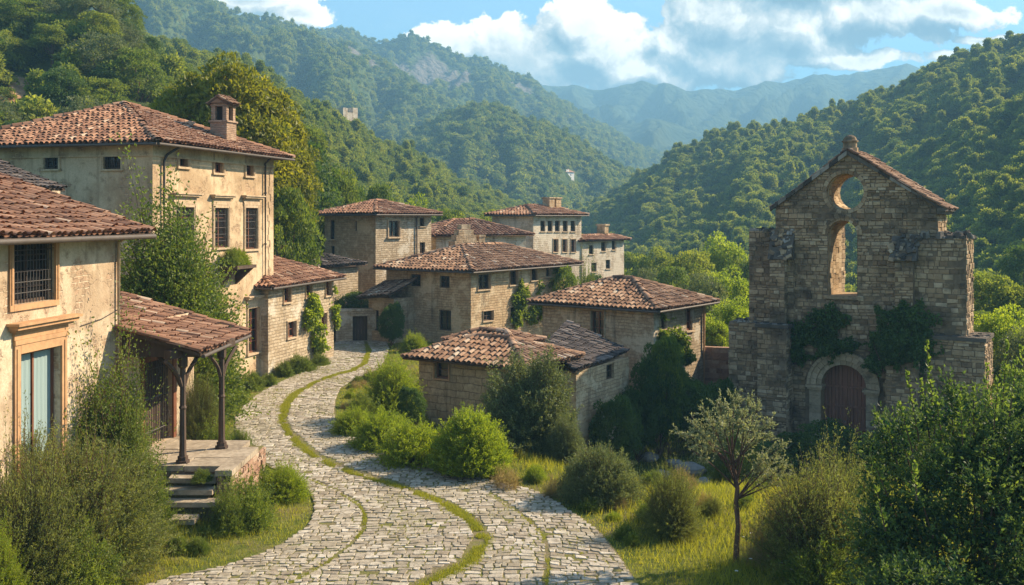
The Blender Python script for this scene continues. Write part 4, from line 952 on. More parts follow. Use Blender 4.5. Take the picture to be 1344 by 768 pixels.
# ------------------------------------------------------------------ tower house
t = House('tower_house', 'square stone tower house with pyramid tile roof beyond the cottage', 'house', 493, 66, 37, 426, 566, 279, -0.8, M['brownstone'])
t.win('R', (510, 290, 524, 311), rows=2, cols=2, wmat=M['wood'], surround=0.14, smat=M['trim'], ledge=0.16)
t.win('R', (551, 286, 557, 297), rows=2, cols=2); t.win('R', (551, 318, 558, 333), rows=2, cols=2)
t.win('L', (433, 289, 439, 314), rows=3, cols=1, ledge=0.45); t.win('L', (466, 290, 468.5, 303), rows=1, cols=1, sill=False); t.win('L', (434, 323, 439, 334), rows=1, cols=1)
t.walls([M['brownstone'], M['greystone']], 0, 1); t.hip(0.30, 0.55, 'tile_red', 0.28, 0.40, 6, rad=.18); t.rafters(.55, .3, .8)
mb = MB(); a = t.FR.loc(546, 300)[0]; mb.tube([t.FR.p(a, t.h - .1, .35), t.FR.p(a, t.h - .4, .08), t.FR.p(a, 0, .08)], .06, 6); mb.build('downpipe', M['gutter'], t.root)

# ------------------------------------------------------------------ long stone house and its lean-to
m = House('stone_house', 'long stone house with brown hip roof in the middle of the village', 'house', 618, 57.5, 36, 507, 750, 353, -0.7, M['brownstone'])
for q in ((539, 360, 552, 376), (577, 362, 590, 378)): m.win('L', q, rows=2, cols=2, sill=False)
m.win('L', (576, 407, 592, 434), rows=3, cols=2, sill=False, label='ground floor doorway')
for q in ((627, 360, 643, 380), (669, 355, 679, 374), (697, 350, 705, 368), (716, 345, 722, 363), (730, 342, 738, 356), (634, 408, 647, 421), (669, 403, 677, 424), (698, 398, 706, 415)): m.win('R', q, rows=2, cols=2, wmat=M['wood'], surround=.05)
m.walls(); m.hip(.34, .55, 'tile_brown', .28, .40, 8, rad=.17); m.rafters(.55, .34, .8)
la = House('lean_to', 'small lean-to shed with tiled roof against the long stone house', 'shed', 517, 58.6, 36, 484, 522, 392, -0.7, M['brownstone'], wr=3.0)
la.win('L', (486, 407, 497, 434), rows=1, cols=1, style='hole', sill=False)
la.walls()
mb = MB(); P = la.P; e0 = P + la.L * (la.wl + .4) - la.R * .5; e1 = P - la.L * .05 - la.R * .5
zz = la.z1; e0 = np.array([*e0[:2], zz - .05]); e1 = np.array([*e1[:2], zz + .25]); up_ = la.R * 3.6 + np.array([0, 0, 1.25])
tile_plane(mb, [e0, e1, e1 + up_, e0 + up_], .27, .4, 12); mb.build('roof', [M['tile_brown'], M['wood']], la.root)

# ------------------------------------------------------------------ low house nearest the street, on the right
l = House('low_stone_house', 'low ochre stone house with two-tier tiled roof behind the round bushes', 'house', 688, 37.5, 32, 550, 744, 478, -3.0, M['ashlar'])
l.win('L', (571, 474, 589, 497), rows=2, cols=1, sill=False, wmat=M['wood_red'], surround=.06, smat=M['orange_trim'])
l.win('R', (728, 470, 740, 490), rows=2, cols=1, sill=False, wmat=M['wood_red'])
l.walls(); l.hip(.36, .5, 'tile_brown', .25, .38, 14, seg=5, rad=.16); l.rafters(.5, .36, .6, False)
# upper tier at the back of the same house
mb = MB(); b0 = l.P + l.L * (l.wl * 0.98) + l.R * (l.wr * 0.42); b1 = l.P + l.L * (-0.2) + l.R * (l.wr * .98)
F2 = Face(np.array([*(l.P + l.L * l.wl * 1.0 + l.R * l.wr * .72)[:2], l.z1 - .2]), -l.L)
zb = 0.5; W2, D2 = l.wl * .60, l.wr * .5
F2.box(mb, 0, W2, 0, zb, -D2, 0); mb.build('upper_wall', M['brownstone'], l.root)
mb = MB(); oo = .35; zz = zb + .05; q = [F2.p(-oo, zz, oo), F2.p(W2 + oo, zz, oo), F2.p(W2 + oo, zz, -D2 - oo), F2.p(-oo, zz, -D2 - oo)]; ri = (D2 + 2 * oo) / 2; kk = .34
t0 = F2.p(-oo + ri, zz + ri * kk, oo - ri); t1 = F2.p(W2 + oo - ri, zz + ri * kk, oo - ri)
for i, pl in enumerate(([q[0], q[1], t1, t0], [q[1], q[2], t1], [q[2], q[3], t0, t1], [q[3], q[0], t0])): tile_plane(mb, pl, .25, .38, 60 + i)
for i, (a, b) in enumerate(((q[0], t0), (q[1], t1), (t0, t1), (q[2], t1), (q[3], t0))): ridge_tiles(mb, a, b, .15, seed=70 + i)
mb.build('upper_roof', [M['tile_brown'], M['wood']], l.root)
# shed with slate-dark roof joining the low house and the square one
sh = House('dark_roofed_shed', 'shed with dark sagging tiled roof between the low house and the square house', 'shed', 756, 39.5, 32, 700, 826, 488, -4.5, M['brownstone'], wl=2.4)
sh.win('R', (796, 478, 806, 498), rows=2, cols=1, sill=False)
sh.walls(); mb = MB(); e0 = at(754, 487, 38.9); e1 = at(824, 461, 45.0); u0 = at(711, 430, 41.4); u1 = at(744, 424, 47.0); e1[2] = e0[2]; pn_ = np.cross(e1 - e0, u1 - e0); u0[2] = e0[2] - np.dot(pn_[:2], (u0 - e0)[:2]) / pn_[2]
tile_plane(mb, [e0, e1, u1, u0], .25, .38, 15, jit=1.6); mb.build('roof', [M['tile_dark'], M['wood']], sh.root)

# ------------------------------------------------------------------ square house
s = House('square_stone_house', 'square stone house with pyramid tile roof and shuttered upper window', 'house', 858, 46.5, 37, 712, 924, 402, -4.5, M['brownstone'])
s.win('L', (776, 408, 793, 442), rows=3, cols=2, style='plain', sill=True, wmat=M['wood_red'], surround=.05)
s.win('R', (901, 400, 909, 434), rows=3, cols=2, wmat=M['wood_red']); s.win('R', (868, 411, 875, 432), rows=2, cols=1)
s.walls([M['brownstone'], M['greystone']], 0, 1); s.hip(.37, .55, 'tile_brown', .26, .38, 16, seg=5, rad=.16); s.rafters(.55, .37, .7)
mb = MB(); a = s.wr - .15; mb.tube([s.FR.p(a, s.h - .1, .35), s.FR.p(a, s.h - .4, .08), s.FR.p(a, 0, .08)], .07, 6); mb.build('downpipe', M['orange_trim'], s.root)
gw = thing('garden_wall', 'low reddish garden wall running from the square house to the ruined church', 'wall', (11.4, 52, -2.6)); mb = MB(); fg = Face((*(s.P + s.R * s.wr)[:2], -2.8), (0.95, -0.28, 0)); fg.box(mb, 0, 7.5, 0, 3.6, -.4, 0); stone_courses(mb, fg, lambda b: [(0, 7.5)], 0.3, 3.6, (.16, .26), (.25, .5), (0, .04), 3); mb.build('masonry', [M['rubble'], M['joint']], gw)

# ------------------------------------------------------------------ houses further back
b = House('gabled_house', 'grey house with long low tiled roof behind the long stone house', 'house', 572, 74, 60, 556, 690, 308, -1.5, M['paleplaster'], wl=6.0)
b.win('L', (553, 318, 559, 332), rows=1, cols=1, style='hole'); b.walls(); b.hip(.34, .5, 'tile_red', .30, .42, 17, rad=.18)
rg = Face(at(597, 330, 68.6), nrm(np.array([.80, .6, 0]))); mb = MB(); rg.box(mb, 0, 2.0, -2, .7, -.8, 0)
for i, (w_, h_) in enumerate(((1.7, .45), (1.25, .4), (.75, .35))): rg.box(mb, 1 - w_/2, 1 + w_/2, .704 + i * .42, .704 + i * .42 + h_ - .03, -.7 + i*.03, -.02 - i*.03)
gp = thing('ruined_gable', 'crumbling stepped stone gable behind the roof of the long stone house', 'ruin', rg.p(1, -2)); mb.build('masonry', M['brownstone'], gp)
mb = MB(); rg.box(mb, 2.15, 2.65, -2, 1.0, -.6, -.1); rg.box(mb, 2.1, 2.7, 1.004, 1.12, -.65, -.05); mb.build('chimney_stack', M['brownstone'], gp)
w = House('pale_house', 'pale three-storey house with a row of five upper windows', 'house', 700, 86, 37, 646, 763, 281, -3, M['paleplaster'])
for x in (712.5, 722, 731.5, 742, 752): w.win('R', (x - 3.2, 290 , x + 3.2, 304), rows=2, cols=1, wmat=M['wood'])
for x in (729, 741, 752): w.win('R', (x - 3, 314, x + 3, 331), rows=2, cols=1, wmat=M['wood_red'], surround=.08)
w.walls(); w.hip(.30, .5, 'tile_red', .32, .44, 18, rad=.2); w.rafters(.5, .3, 1.0)
mb = MB(); cc = w.P + w.R * 4.5 + w.L * 2.2; zz = w.z1 + .55
for dx in (0, 1.1): q0 = cc + w.R * dx; Face(np.array([*q0[:2], zz]), -w.L).box(mb, 0, .8, 0, .9, -.8, 0); Face(np.array([*q0[:2], zz]), -w.L).box(mb, -.08, .88, .904, 1.02, -.88, .08)
mb.build('chimney', M['brownstone'], w.roof)
e = House('pale_cottage', 'pale cottage with red tiled roof at the far end of the village', 'house', 764, 92, 37, 745, 819, 315, -4, M['paleplaster'])
for q in ((773, 322, 779, 334), (789, 318, 795, 330), (803, 316, 808, 328), (776, 345, 783, 357), (795, 341, 801, 353)): e.win('R', q, rows=2, cols=1, wmat=M['wood'])
e.walls(); e.hip(.34, .5, 'tile_red', .32, .44, 19, rad=.2); 
mb = MB(); cc = e.P + e.R * 5 + e.L * 1.5; ff = Face(np.array([*cc[:2], e.z1 + .5]), -e.L); ff.box(mb, 0, .9, 0, .8, -.7, 0); ff.box(mb, -.1, 1.0, .804, .95, -.8, .1); mb.build('chimney', M['brownstone'], e.roof)
# wall with gateway where the street ends, dark roofs behind the cottage
ew = Face(onz(436, 452, 0.0) + np.array([0, 1.2, -.3]), nrm(np.array([.97, .22, 0]))); gt = thing('gate_wall', 'stone wall with a dark gateway closing the end of the street', 'wall', ew.p(1.4, .3)); mb = MB()
ew.wall(mb, 3.2, 2.1, [(1.0, 1.9, .3, 1.8)], .35); ew.box(mb, 0, 3.2, 2.104, 2.25, -.5, .06); mb.build('masonry', M['greystone'], gt); plank_door(ew, (1.0, 1.9, .3, 1.8), gt, M['wood'], None, .3)
bk = House('barn', 'dark roofed barn half hidden between the cottage and the tower house', 'barn', 424, 60, 30, 380, 470, 349, -.5, M['greystone'], wl=6); bk.walls(); bk.hip(.32, .4, 'tile_dark', .3, .42, 23, rad=.16)
# patch of roof seen behind the porch
pr = House('garden_shed', 'small tiled garden shed half hidden behind the porch roof', 'shed', 176, 32.5, 14, 120, 186, 391, .2, M['greystone'], wl=2.5, wr=2.2); pr.walls(); pr.hip(.42, .3, 'tile_dark', .24, .36, 24, rad=.13)
# far buildings on the slopes
kn = HILLS['knoll']; U_ = np.full(400, (751 - kn.u0) / (kn.u1 - kn.u0)); Pk, _ = kn.point(U_, np.linspace(.05, 1, 400)); pyk = HY - (Pk[:, 2] - ZC) / Pk[:, 1] * F; WF = float(Pk[np.argmin(np.abs(pyk - 243)), 1]); print('farmhouse at', WF)
fh = thing('white_farmhouse', 'distant white farmhouse with red roof low on the wooded hills', 'house', at(751, 243, WF)); ff = Face(at(740, 236, WF), (.68, .73, 0)); WF_ = ff; mb = MB(); ff.box(mb, 0, 9.5, -9, 4.6, -6, 0); ff.box(mb, 2.2, 4.8, 4.6, 6.0, -5, .05); mb.build('wall', M['white_wall'], fh)
mb = MB(); q = [ff.p(-.5, 4.6, .5), ff.p(10, 4.6, .5), ff.p(10, 4.6, -6.5), ff.p(-.5, 4.6, -6.5)]; t0, t1 = ff.p(2.5, 6.8, -3), ff.p(7, 6.8, -3); mb.add(q + [t0, t1], [(0, 1, 5, 4), (2, 3, 4, 5)], .6); mb.add(q + [t0, t1], [(1, 2, 5), (3, 0, 4)], .6); mb.build('roof', M['tile_red'], fh)
for x in (.8, 3.1, 6):
    for y in (.4, 2.4): mb = MB(); ff.box(mb, x, x + .8, y, y + 1.2, -.1, .02); mb.build('window', M['glass'], fh)
rf = thing('hill_ruin', 'distant ruined stone castle on the ridge above the wooded slope', 'ruin', at(450, 150, 262)); ff = Face(at(432, 158, 262), (1, .1, 0)); mb = MB()
for (a, b, h_) in ((-.5, 2.2, 2.6), (2.204, 3.6, 2.1)): ff.box(mb, a, b, -4, h_, -3, 0)
ff = Face(ff.p(3.7, 0, .3), (.62, .78, 0))
for (a, b, h_) in ((0, 1.6, 3.4), (1.604, 3.4, 2.3), (3.404, 5.2, 3.7)): ff.box(mb, a, b, -4, h_, -3, 0)
mb.build('wall', M['paleplaster'], rf)

# ================================================================== RUINED CHURCH
CH0 = np.array([15.0, 44.0, -3.0]); rot = math.radians(33); cu = np.array([math.cos(rot), -math.sin(rot), 0])
cf = Face(CH0, cu)
def c2(px, py, dc=0.0):
    g = Face(cf.O + cf.n * dc, cf.u); return np.array(g.loc(px, py))
church = thing('ruined_church', 'roofless ruined stone church front with empty round and arched windows and arched door', 'church', CH0)
TH = 2.2
wl_, wr_ = c2(1018, 330)[0], c2(1230, 330)[0]; el, er, ap = c2(1016, 266)[1], c2(1234, 272)[1], c2(1113, 200)
ee = 0.5 * (el + er); ax = ap[0]; az = ap[1]
oc = c2(1109, 252); orad = 0.5 * (c2(1109, 229)[1] - c2(1109, 277)[1])
wx0, wx1 = c2(1087, 350)[0], c2(1125, 350)[0]; wz0 = c2(1105, 388)[1]; wzs = c2(1105, 308)[1]; wr2 = (wx1 - wx0) / 2; wc = 0.5 * (wx0 + wx1)
dx0, dx1 = c2(1078, 540)[0], c2(1137, 540)[0]; dr = (dx1 - dx0) / 2; dc = 0.5 * (dx0 + dx1); dzs = c2(1107, 479)[1] - dr
FL0 = 0.55      # church floor above local zero
def top_at(a): return az - (az - ee) * (abs(a - ax) / ((ax - wl_) if a < ax else (wr_ - ax)))
def solid(outline, holes, thick, face=cf):
    cu_ = bpy.data.curves.new('tmp', 'CURVE'); cu_.dimensions = '2D'; cu_.fill_mode = 'BOTH'; cu_.extrude = thick / 2
    for poly in [outline] + holes:
        sp = cu_.splines.new('POLY'); sp.points.add(len(poly) - 1); sp.use_cyclic_u = True
        for p, q in zip(sp.points, poly): p.co = (q[0], q[1], 0, 1)
    ob = bpy.data.objects.new('tmp', cu_); me = bpy.data.meshes.new_from_object(ob)
    V = np.array([v_.co[:] for v_ in me.vertices]); W = np.array([face.p(x, y, z - thick / 2) for x, y, z in V])
    Fc = {}
    for p in me.polygons: Fc.setdefault(len(p.vertices), []).append(tuple(p.vertices))
    bpy.data.objects.remove(ob); bpy.data.curves.remove(cu_); bpy.data.meshes.remove(me); return W, V, Fc
rr = np.random.RandomState(12)
th_ = np.linspace(0, 2 * np.pi, 40, endpoint=False)
circ = [(oc[0] + orad * math.cos(t_), oc[1] + orad * math.sin(t_)) for t_ in th_]
ta = np.linspace(0, np.pi, 20)
arch = [(wx0, wz0), (wx1, wz0)] + [(wc + wr2 * math.cos(t_), wzs + wr2 * math.sin(t_)) for t_ in ta]
door = [(dx0, 0.1), (dx1, 0.1)] + [(dc + dr * math.cos(t_), dzs + dr * math.sin(t_)) for t_ in ta]
mb = MB(); W, V, Fc = solid([(wl_, -1), (wr_, -1), (wr_, ee), (ax, az), (wl_, ee)], [circ, arch, door], TH)
for k_, fs in Fc.items():
    cen = [np.mean([V[i] for i in f_], axis=0) for f_ in fs]
    nz = [np.ptp([V[i][2] for i in f_]) > 1e-4 for f_ in fs]
    # the dressed reveals of the openings are lighter stone
    inner = [z_ and (abs(c_[0] - ax) < 2.0) and c_[1] < az - 0.8 for z_, c_ in zip(nz, cen)]
    for m_, sel in ((1, inner), (0, [not q for q in inner])):
        g_ = [f_ for f_, q in zip(fs, sel) if q]
        if g_: used = mb.add(W, g_, 0.4, m_)
def free(b):
    z = b; a0, a1 = wl_, wr_
    if z > ee:
        k_ = (az - z) / (az - ee)
        if k_ <= 0.03: return []
        a0, a1 = ax - (ax - wl_) * k_, ax + (wr_ - ax) * k_
    cuts = []
    if abs(z - oc[1]) < orad + .16: hw = math.sqrt(max((orad + .16) ** 2 - (z - oc[1]) ** 2, 0)); cuts.append((oc[0] - hw, oc[0] + hw))
    if wz0 < z < wzs: cuts.append((wx0 - .02, wx1 + .02))
    elif wzs <= z < wzs + wr2 + .22: hw = math.sqrt(max((wr2 + .22) ** 2 - (z - wzs) ** 2, 0)); cuts.append((wc - hw, wc + hw))
    if z < dzs: cuts.append((dc - dr - .72, dc + dr + .72))
    elif z < dzs + dr + .72: hw = math.sqrt(max((dr + .72) ** 2 - (z - dzs) ** 2, 0)); cuts.append((dc - hw, dc + hw))
    out_ = [(a0, a1)]
    for c0, c1 in cuts:
        nx_ = []
        for x0, x1 in out_:
            if c1 <= x0 or c0 >= x1: nx_.append((x0, x1)); continue
            if c0 - x0 > .08: nx_.append((x0, c0))
            if x1 - c1 > .08: nx_.append((c1, x1))
        out_ = nx_
    return out_
stone_courses(mb, cf, free, 0, az - .05, (.09, .24), (.14, .46), (.0, .075), 21, 2, skip=.07)
def sq(mbx, a0, a1, b0, b1, c0, c1, seed, faces='frl', ch=(.09, .25), ln=(.14, .48), top=None):
    """a block of church masonry: core plus coursed stones on its seen faces"""
    cf.box(mbx, a0, a1, b0, b1, c0, c1, .4, 0)
    if 'f' in faces: g = Face(cf.p(a0, b0, c1), cf.u); stone_courses(mbx, g, lambda b: [(0, a1 - a0)], 0, b1 - b0, ch, ln, (0, .06), seed, 2)
    if 'r' in faces: g = Face(cf.p(a1, b0, c1), -cf.n); stone_courses(mbx, g, lambda b: [(0, c1 - c0)], 0, b1 - b0, ch, ln, (0, .06), seed + 1, 2, tone=.08)
    if 'l' in faces: g = Face(cf.p(a0, b0, c0), cf.n); stone_courses(mbx, g, lambda b: [(0, c1 - c0)], 0, b1 - b0, ch, ln, (0, .06), seed + 2, 2)
g = Face(cf.p(wr_, 0, 0), -cf.n); stone_courses(mb, g, lambda b: [(0, TH)], 0, ee, (.15, .25), (.22, .5), (0, .05), 33, 2, tone=.08)
mb.build('front_wall', [M['church_mortar'], M['church_reveal'], M['church']], church)

def rough_cap(mbx, a0, a1, b, c0, c1, seed, n=26, h=(.05, .22)):
    """broken top course: loose irregular stones lying along the wall head"""
    r_ = np.random.RandomState(seed)
    for i in range(n):
        a, c = r_.uniform(a0, a1), r_.uniform(c0, c1); w_, d_, h_ = r_.uniform(.16, .42), r_.uniform(.14, .34), r_.uniform(*h)
        a = min(max(a, a0 + w_ * .3), a1 - w_ * .3); c = min(max(c, c0 + d_ * .3), c1 - d_ * .3)
        t_ = r_.uniform(0, 3.1); du = cf.u * math.cos(t_) + cf.n * math.sin(t_); dv = cf.n * math.cos(t_) - cf.u * math.sin(t_)
        O = cf.p(a, b - .04, c) - du * w_ / 2 - dv * d_ / 2; k_ = r_.uniform(.6, .9, 4); V_ = []
        for (x, y, z) in ((0,0,0),(1,0,0),(1,1,0),(0,1,0)): V_.append(O + du * w_ * x + dv * d_ * y)
        for i2, (x, y) in enumerate(((0,0),(1,0),(1,1),(0,1))): V_.append(O + du * w_ * (.5 + (x - .5) * k_[i2]) + dv * d_ * (.5 + (y - .5) * k_[i2]) + np.array([0, 0, h_ * r_.uniform(.7, 1.1)]))
        mbx.add(V_, [(0,1,5,4),(1,2,6,5),(2,3,7,6),(3,0,4,7),(4,5,6,7)], r_.rand(), 3)
MATS4 = [M['church_mortar'], M['church_reveal'], M['church'], M['cap']]
def slope_cap(mbx, a0, a1, b0, b1, c0, c1, seed):
    """weathered sloping head of a buttress"""
    V_ = [cf.p(a0, b0, c1), cf.p(a1, b0, c1), cf.p(a1, b1, c0), cf.p(a0, b1, c0), cf.p(a1, b0, c0), cf.p(a0, b0, c0)]
    mbx.add(V_, [(0, 1, 2, 3)], .5, 3); mbx.add(V_, [(1, 4, 2), (0, 3, 5)], .4, 3)
    r_ = np.random.RandomState(seed); sl = nrm(cf.p(0, b1, c0) - cf.p(0, b0, c1)); nn = nrm(np.cross(cf.u, sl)); L_ = np.linalg.norm(cf.p(0, b1, c0) - cf.p(0, b0, c1))
    for i in range(44):
        a, s_ = r_.uniform(a0 - .06, a1 - .12), r_.uniform(-.06, L_ - .12); t_ = r_.normal(0, .35); O = cf.p(a, b0, c1) + sl * s_ - nn * .05; mbx.box(O, (cf.u + sl * t_) * r_.uniform(.10, .26), (sl - cf.u * t_) * r_.uniform(.10, .24), nn * r_.uniform(.06, .17), r_.rand(), 3 if r_.rand() < .6 else 2)
# left shoulder
la0 = c2(984, 380, -.2)[0]; la1 = c2(1010, 380, .5)[0]; la2 = c2(1030, 380, .5)[0]; lz = c2(1000, 303)[1]; lb = c2(1000, 440)[1]
mb = MB(); sq(mb, la0, wl_ + .02, 0.02, lz, -1.5, -.12, 41, 'f'); rough_cap(mb, la0, wl_ + .3, lz, -1.5, -.12, 5, 40)
pz = c2(1015, 340, .55)[1]
sq(mb, la1, la2, lb - .1, pz, -.1, .5, 44, 'fr'); slope_cap(mb, la1 - .08, la2 + .30, pz + .004, lz + .10, -.08, .58, 7)
sq(mb, la2 + .003, la2 + .30, lb - .1, pz, -.1, .12, 45, 'fr')
mb.build('left_buttress', MATS4, church)
# left lower block
lo0 = c2(958, 480, .2)[0]; lo1 = c2(994, 480, 1.0)[0]; lo2 = c2(1032, 480, 1.0)[0]; lz2 = c2(985, 424, .4)[1]
mb = MB(); sq(mb, lo0, lo1 + .02, 0, lz2, -1.5, .3, 51, 'fl'); sq(mb, lo1, lo2, 0, lz2 - .1, .0, 1.0, 54, 'fr'); rough_cap(mb, lo0, lo1 + .3, lz2, -1.4, .3, 8, 34, (.04, .14))
cf.box(mb, lo1 - .08, lo2 + .10, lz2 - .096, lz2 + .06, -.02, 1.10, .45, 3); rough_cap(mb, lo1, lo2, lz2 + .06, .1, 1.0, 9, 16, (.03, .1))
mb.build('left_plinth', MATS4, church)
# right shoulder
ra0 = c2(1170, 380, .5)[0]; ra1 = c2(1202, 380, .5)[0]; ra2 = c2(1268, 400, .2)[0]; rz = c2(1225, 312, .2)[1]; rb_ = c2(1230, 437, .2)[1]
mb = MB(); sq(mb, wr_ - 1.0, ra2, rb_ - .2, rz, -1.7, .2, 61, 'fr'); rough_cap(mb, wr_ - .9, ra2 + .1, rz, -1.7, .25, 10, 90, (.06, .34))
sq(mb, ra0 + .14, ra1 - .1, .02, rz - 1.0, .2, .52, 64, 'fl'); slope_cap(mb, ra0 - .06, ra1 + .05, rz - 1.0 + .004, rz + .12, .02, .72, 11)
mb.build('right_buttress', MATS4, church)
ro0 = c2(1163, 480, 1.0)[0]; ro1 = c2(1205, 480, 1.0)[0]; ro2 = c2(1292, 480, .6)[0]; rz2 = c2(1270, 443, .6)[1]
mb = MB(); sq(mb, ro1 - .4, ro2, 0, rz2, -1.7, .6, 71, 'fr'); sq(mb, ro0, ro1, 0, rz2 - .2, 0, 1.0, 74, 'frl'); rough_cap(mb, ro1 - .2, ro2, rz2, -1.6, .6, 12, 60, (.03, .12)); rough_cap(mb, ro0, ro1, rz2 - .2, .1, 1.0, 13, 18, (.05, .16))
cf.box(mb, ro1 - .45, ro2 + .08, rz2 - .16, rz2 + .004, -1.72, .68, .5, 3)
mb.build('right_plinth', MATS4, church)
# gable coping: stone slabs and tiles on both slopes, thick moulded end at the right
mb = MB(); oh = .22; D_ = TH + .45
for sgn, a_e in ((-1, wl_ - .22), (1, wr_ + .34)):
    sl = (az - ee) / ((ax - wl_) if sgn < 0 else (wr_ - ax)); ze = az + .10 - sl * abs(a_e - ax); e_f, t_f = cf.p(a_e, ze, .16), cf.p(ax, az + .10, .16); e_b, t_b = cf.p(a_e, ze, -D_), cf.p(ax, az + .10, -D_)
    if sgn > 0: tile_plane(mb, [e_f, e_b, t_b, t_f], .24, .34, 81, jit=2.0, m=0, under=1, gone=.05)
    else: tile_plane(mb, [e_b, e_f, t_f, t_b], .24, .34, 82, jit=2.0, m=0, under=1, gone=.05)
    n_ = 9
    for i in range(n_):
        p, q = e_f + (t_f - e_f) * i / n_, e_f + (t_f - e_f) * (i + .96) / n_; mb.box(p - np.array([0, 0, .22]) - cf.n * .10, q - p, cf.n * .13, np.array([0, 0, .20]), rr.rand(), 2)
cf.box(mb, wr_ + .02, wr_ + .36, ee - .30, ee - .16, -TH - .2, .22, .5, 2); cf.box(mb, wr_ + .02, wr_ + .26, ee - .42, ee - .304, -TH - .1, .16, .5, 2)
mb.build('gable_roof', [M['tile_brown'], M['church_mortar'], M['cap']], church)
mb = MB(); fz = az + .12
pr_ = [(-.2, .36), (.10, .36), (.11, .30), (.34, .30), (.36, .36), (.42, .36), (.44, .30), (.56, .26), (.64, .17), (.68, .05)]
mb.tube([cf.p(ax, fz + z_, -.35) for z_, _ in pr_], [q for _, q in pr_], 10, .6); mb.build('finial', M['church'], church)
# rings of dressed stone round the openings
mb = MB()
def ring(cx_, cz_, r0, r1, t0, t1, n_, c0, c1, m=0):
    for i in range(n_):
        a, b_ = t0 + (t1 - t0) * (i + .03) / n_, t0 + (t1 - t0) * (i + .97) / n_; V_ = []
        for c in (c0, c1):
            for (r_, t_) in ((r0, a), (r1, a), (r1, b_), (r0, b_)): V_.append(cf.p(cx_ + r_ * math.cos(t_), cz_ + r_ * math.sin(t_), c))
        mb.add(V_, [(3, 2, 1, 0), (4, 5, 6, 7), (0, 1, 5, 4), (1, 2, 6, 5), (2, 3, 7, 6), (3, 0, 4, 7)], rr.rand(), m)
ring(*oc, orad + .003, orad + .17, 0, 2 * np.pi, 22, -.2, .05); ring(wc, wzs, wr2 + .003, wr2 + .12, 0, np.pi, 11, -.2, .05); ring(wc, wzs, wr2 + .124, wr2 + .24, 0, np.pi, 11, -.2, .085)
cf.box(mb, wx0 - .15, wx1 + .15, wz0 - .16, wz0 - .004, -.3, .12, .6)
mb.build('window_surround', M['church'], church)
mb = MB(); nd = 4                                    # the dressed stones that line the openings, course behind course
for k_ in range(nd):
    d0, d1 = -.22 - (TH - .24) * k_ / nd, -.22 - (TH - .24) * (k_ + .975) / nd
    ring(*oc, orad - .035, orad + .02, 0, 2 * np.pi, 17 + k_ % 2, d1, d0)
mb.build('oculus_lining', M['church_reveal'], church)
mb = MB()
for k_ in range(nd):
    d0, d1 = -.22 - (TH - .24) * k_ / nd, -.22 - (TH - .24) * (k_ + .975) / nd
    ring(wc, wzs, wr2 - .03, wr2 + .02, 0, np.pi, 9 + k_ % 2, d1, d0)
    z_ = wz0
    while z_ < wzs - .05:
        h_ = min(rr.uniform(.16, .30), wzs - z_)
        for xa, xb in ((wx0 - .02, wx0 + rr.uniform(.015, .05)), (wx1 - rr.uniform(.015, .05), wx1 + .02)): cf.box(mb, xa, xb, z_ + .008, z_ + h_ - .008, d1, d0, rr.rand())
        z_ += h_
mb.build('window_lining', M['church_reveal'], church)
mb = MB(); ring(dc, dzs, dr + .003, dr + .22, 0, np.pi, 13, -.5, .04); ring(dc, dzs, dr + .225, dr + .48, 0, np.pi, 15, -.2, .12); ring(dc, dzs, dr + .484, dr + .62, 0, np.pi, 17, -.2, .20)
for sgn in (-1, 1):
    xa, xb = (dc - dr - .52, dc - dr - .003) if sgn < 0 else (dc + dr + .003, dc + dr + .52)
    y = .1
    while y < dzs - .22: h_ = min(rr.uniform(.3, .5), dzs - .22 - y); cf.box(mb, xa, xb, y, y + h_ - .012, -.5, .10, rr.rand()); y += h_
    cf.box(mb, xa - .06, xb + .06, dzs - .216, dzs - .12, -.4, .20, .7); cf.box(mb, xa - .12, xb + .10, dzs - .116, dzs - .004, -.4, .27, .7)
mb.build('door_arch', M['arch'], church)
mb = MB()
n_ = 12
for i in range(n_):
    x0, x1 = dx0 + (dx1 - dx0) * i / n_, dx0 + (dx1 - dx0) * (i + 1) / n_; xm = .5 * (x0 + x1); zt_ = dzs + math.sqrt(max(dr ** 2 - (xm - dc) ** 2, 0)) + .05
    cf.box(mb, x0 + .008, x1 - .008, .1, zt_, -.62, -.50 + (.012 if i % 2 else 0), rr.rand())
cf.box(mb, dx0, dx1, dzs - .12, dzs - .02, -.51, -.44); cf.box(mb, dc - .05, dc + .05, .1, dzs + dr, -.5, -.455)
for y in (.9, 1.9): cf.box(mb, dx0, dx1, y, y + .1, -.5, -.46)
mb.build('door', M['wood_door'], church)
# what is left of the nave behind: a lit fragment of wall with a window slot, a broken pier
mb = MB(); g = Face(cf.p(wl_ + .9, 0, -1.3), -cf.n)      # runs back from the front, facing right
g.wall(mb, 7.5, wzs + .3, [(2.8, 3.6, 4.6, 6.6)], .5, m=0, mr=1); stone_courses(mb, g, lambda b: [(0, 7.5)] if not 4.6 < b < 6.6 else [(0, 2.75), (3.65, 7.5)], 0, wzs + .3, (.18, .3), (.3, .6), (0, .05), 91, 2)
g2 = Face(g.p(0, 0, -.55), g.u); g2.wall(mb, 7.5, wzs + .3, [(2.8, 3.6, 4.6, 6.6)], .01)
cf.box(mb, wl_ + .35, wl_ + .9, wzs + .3, wzs + .31, -8.8, -1.3, .4, 2)
mb.build('nave_wall', MATS4, church)
mb = MB(); pz_ = cf.p(ax + .25, 0, -7.5); Vz = [(0, .42), (5.2, .40), (5.3, .5), (5.5, .5), (5.52, .36), (6.1, .34), (6.3, .22), (6.5, .26), (6.75, .2), (6.85, .05)]
mb.tube([pz_ + np.array([0, 0, z_]) for z_, _ in Vz], [q for _, q in Vz], 9); mb.build('broken_pier', M['church_reveal'], church)

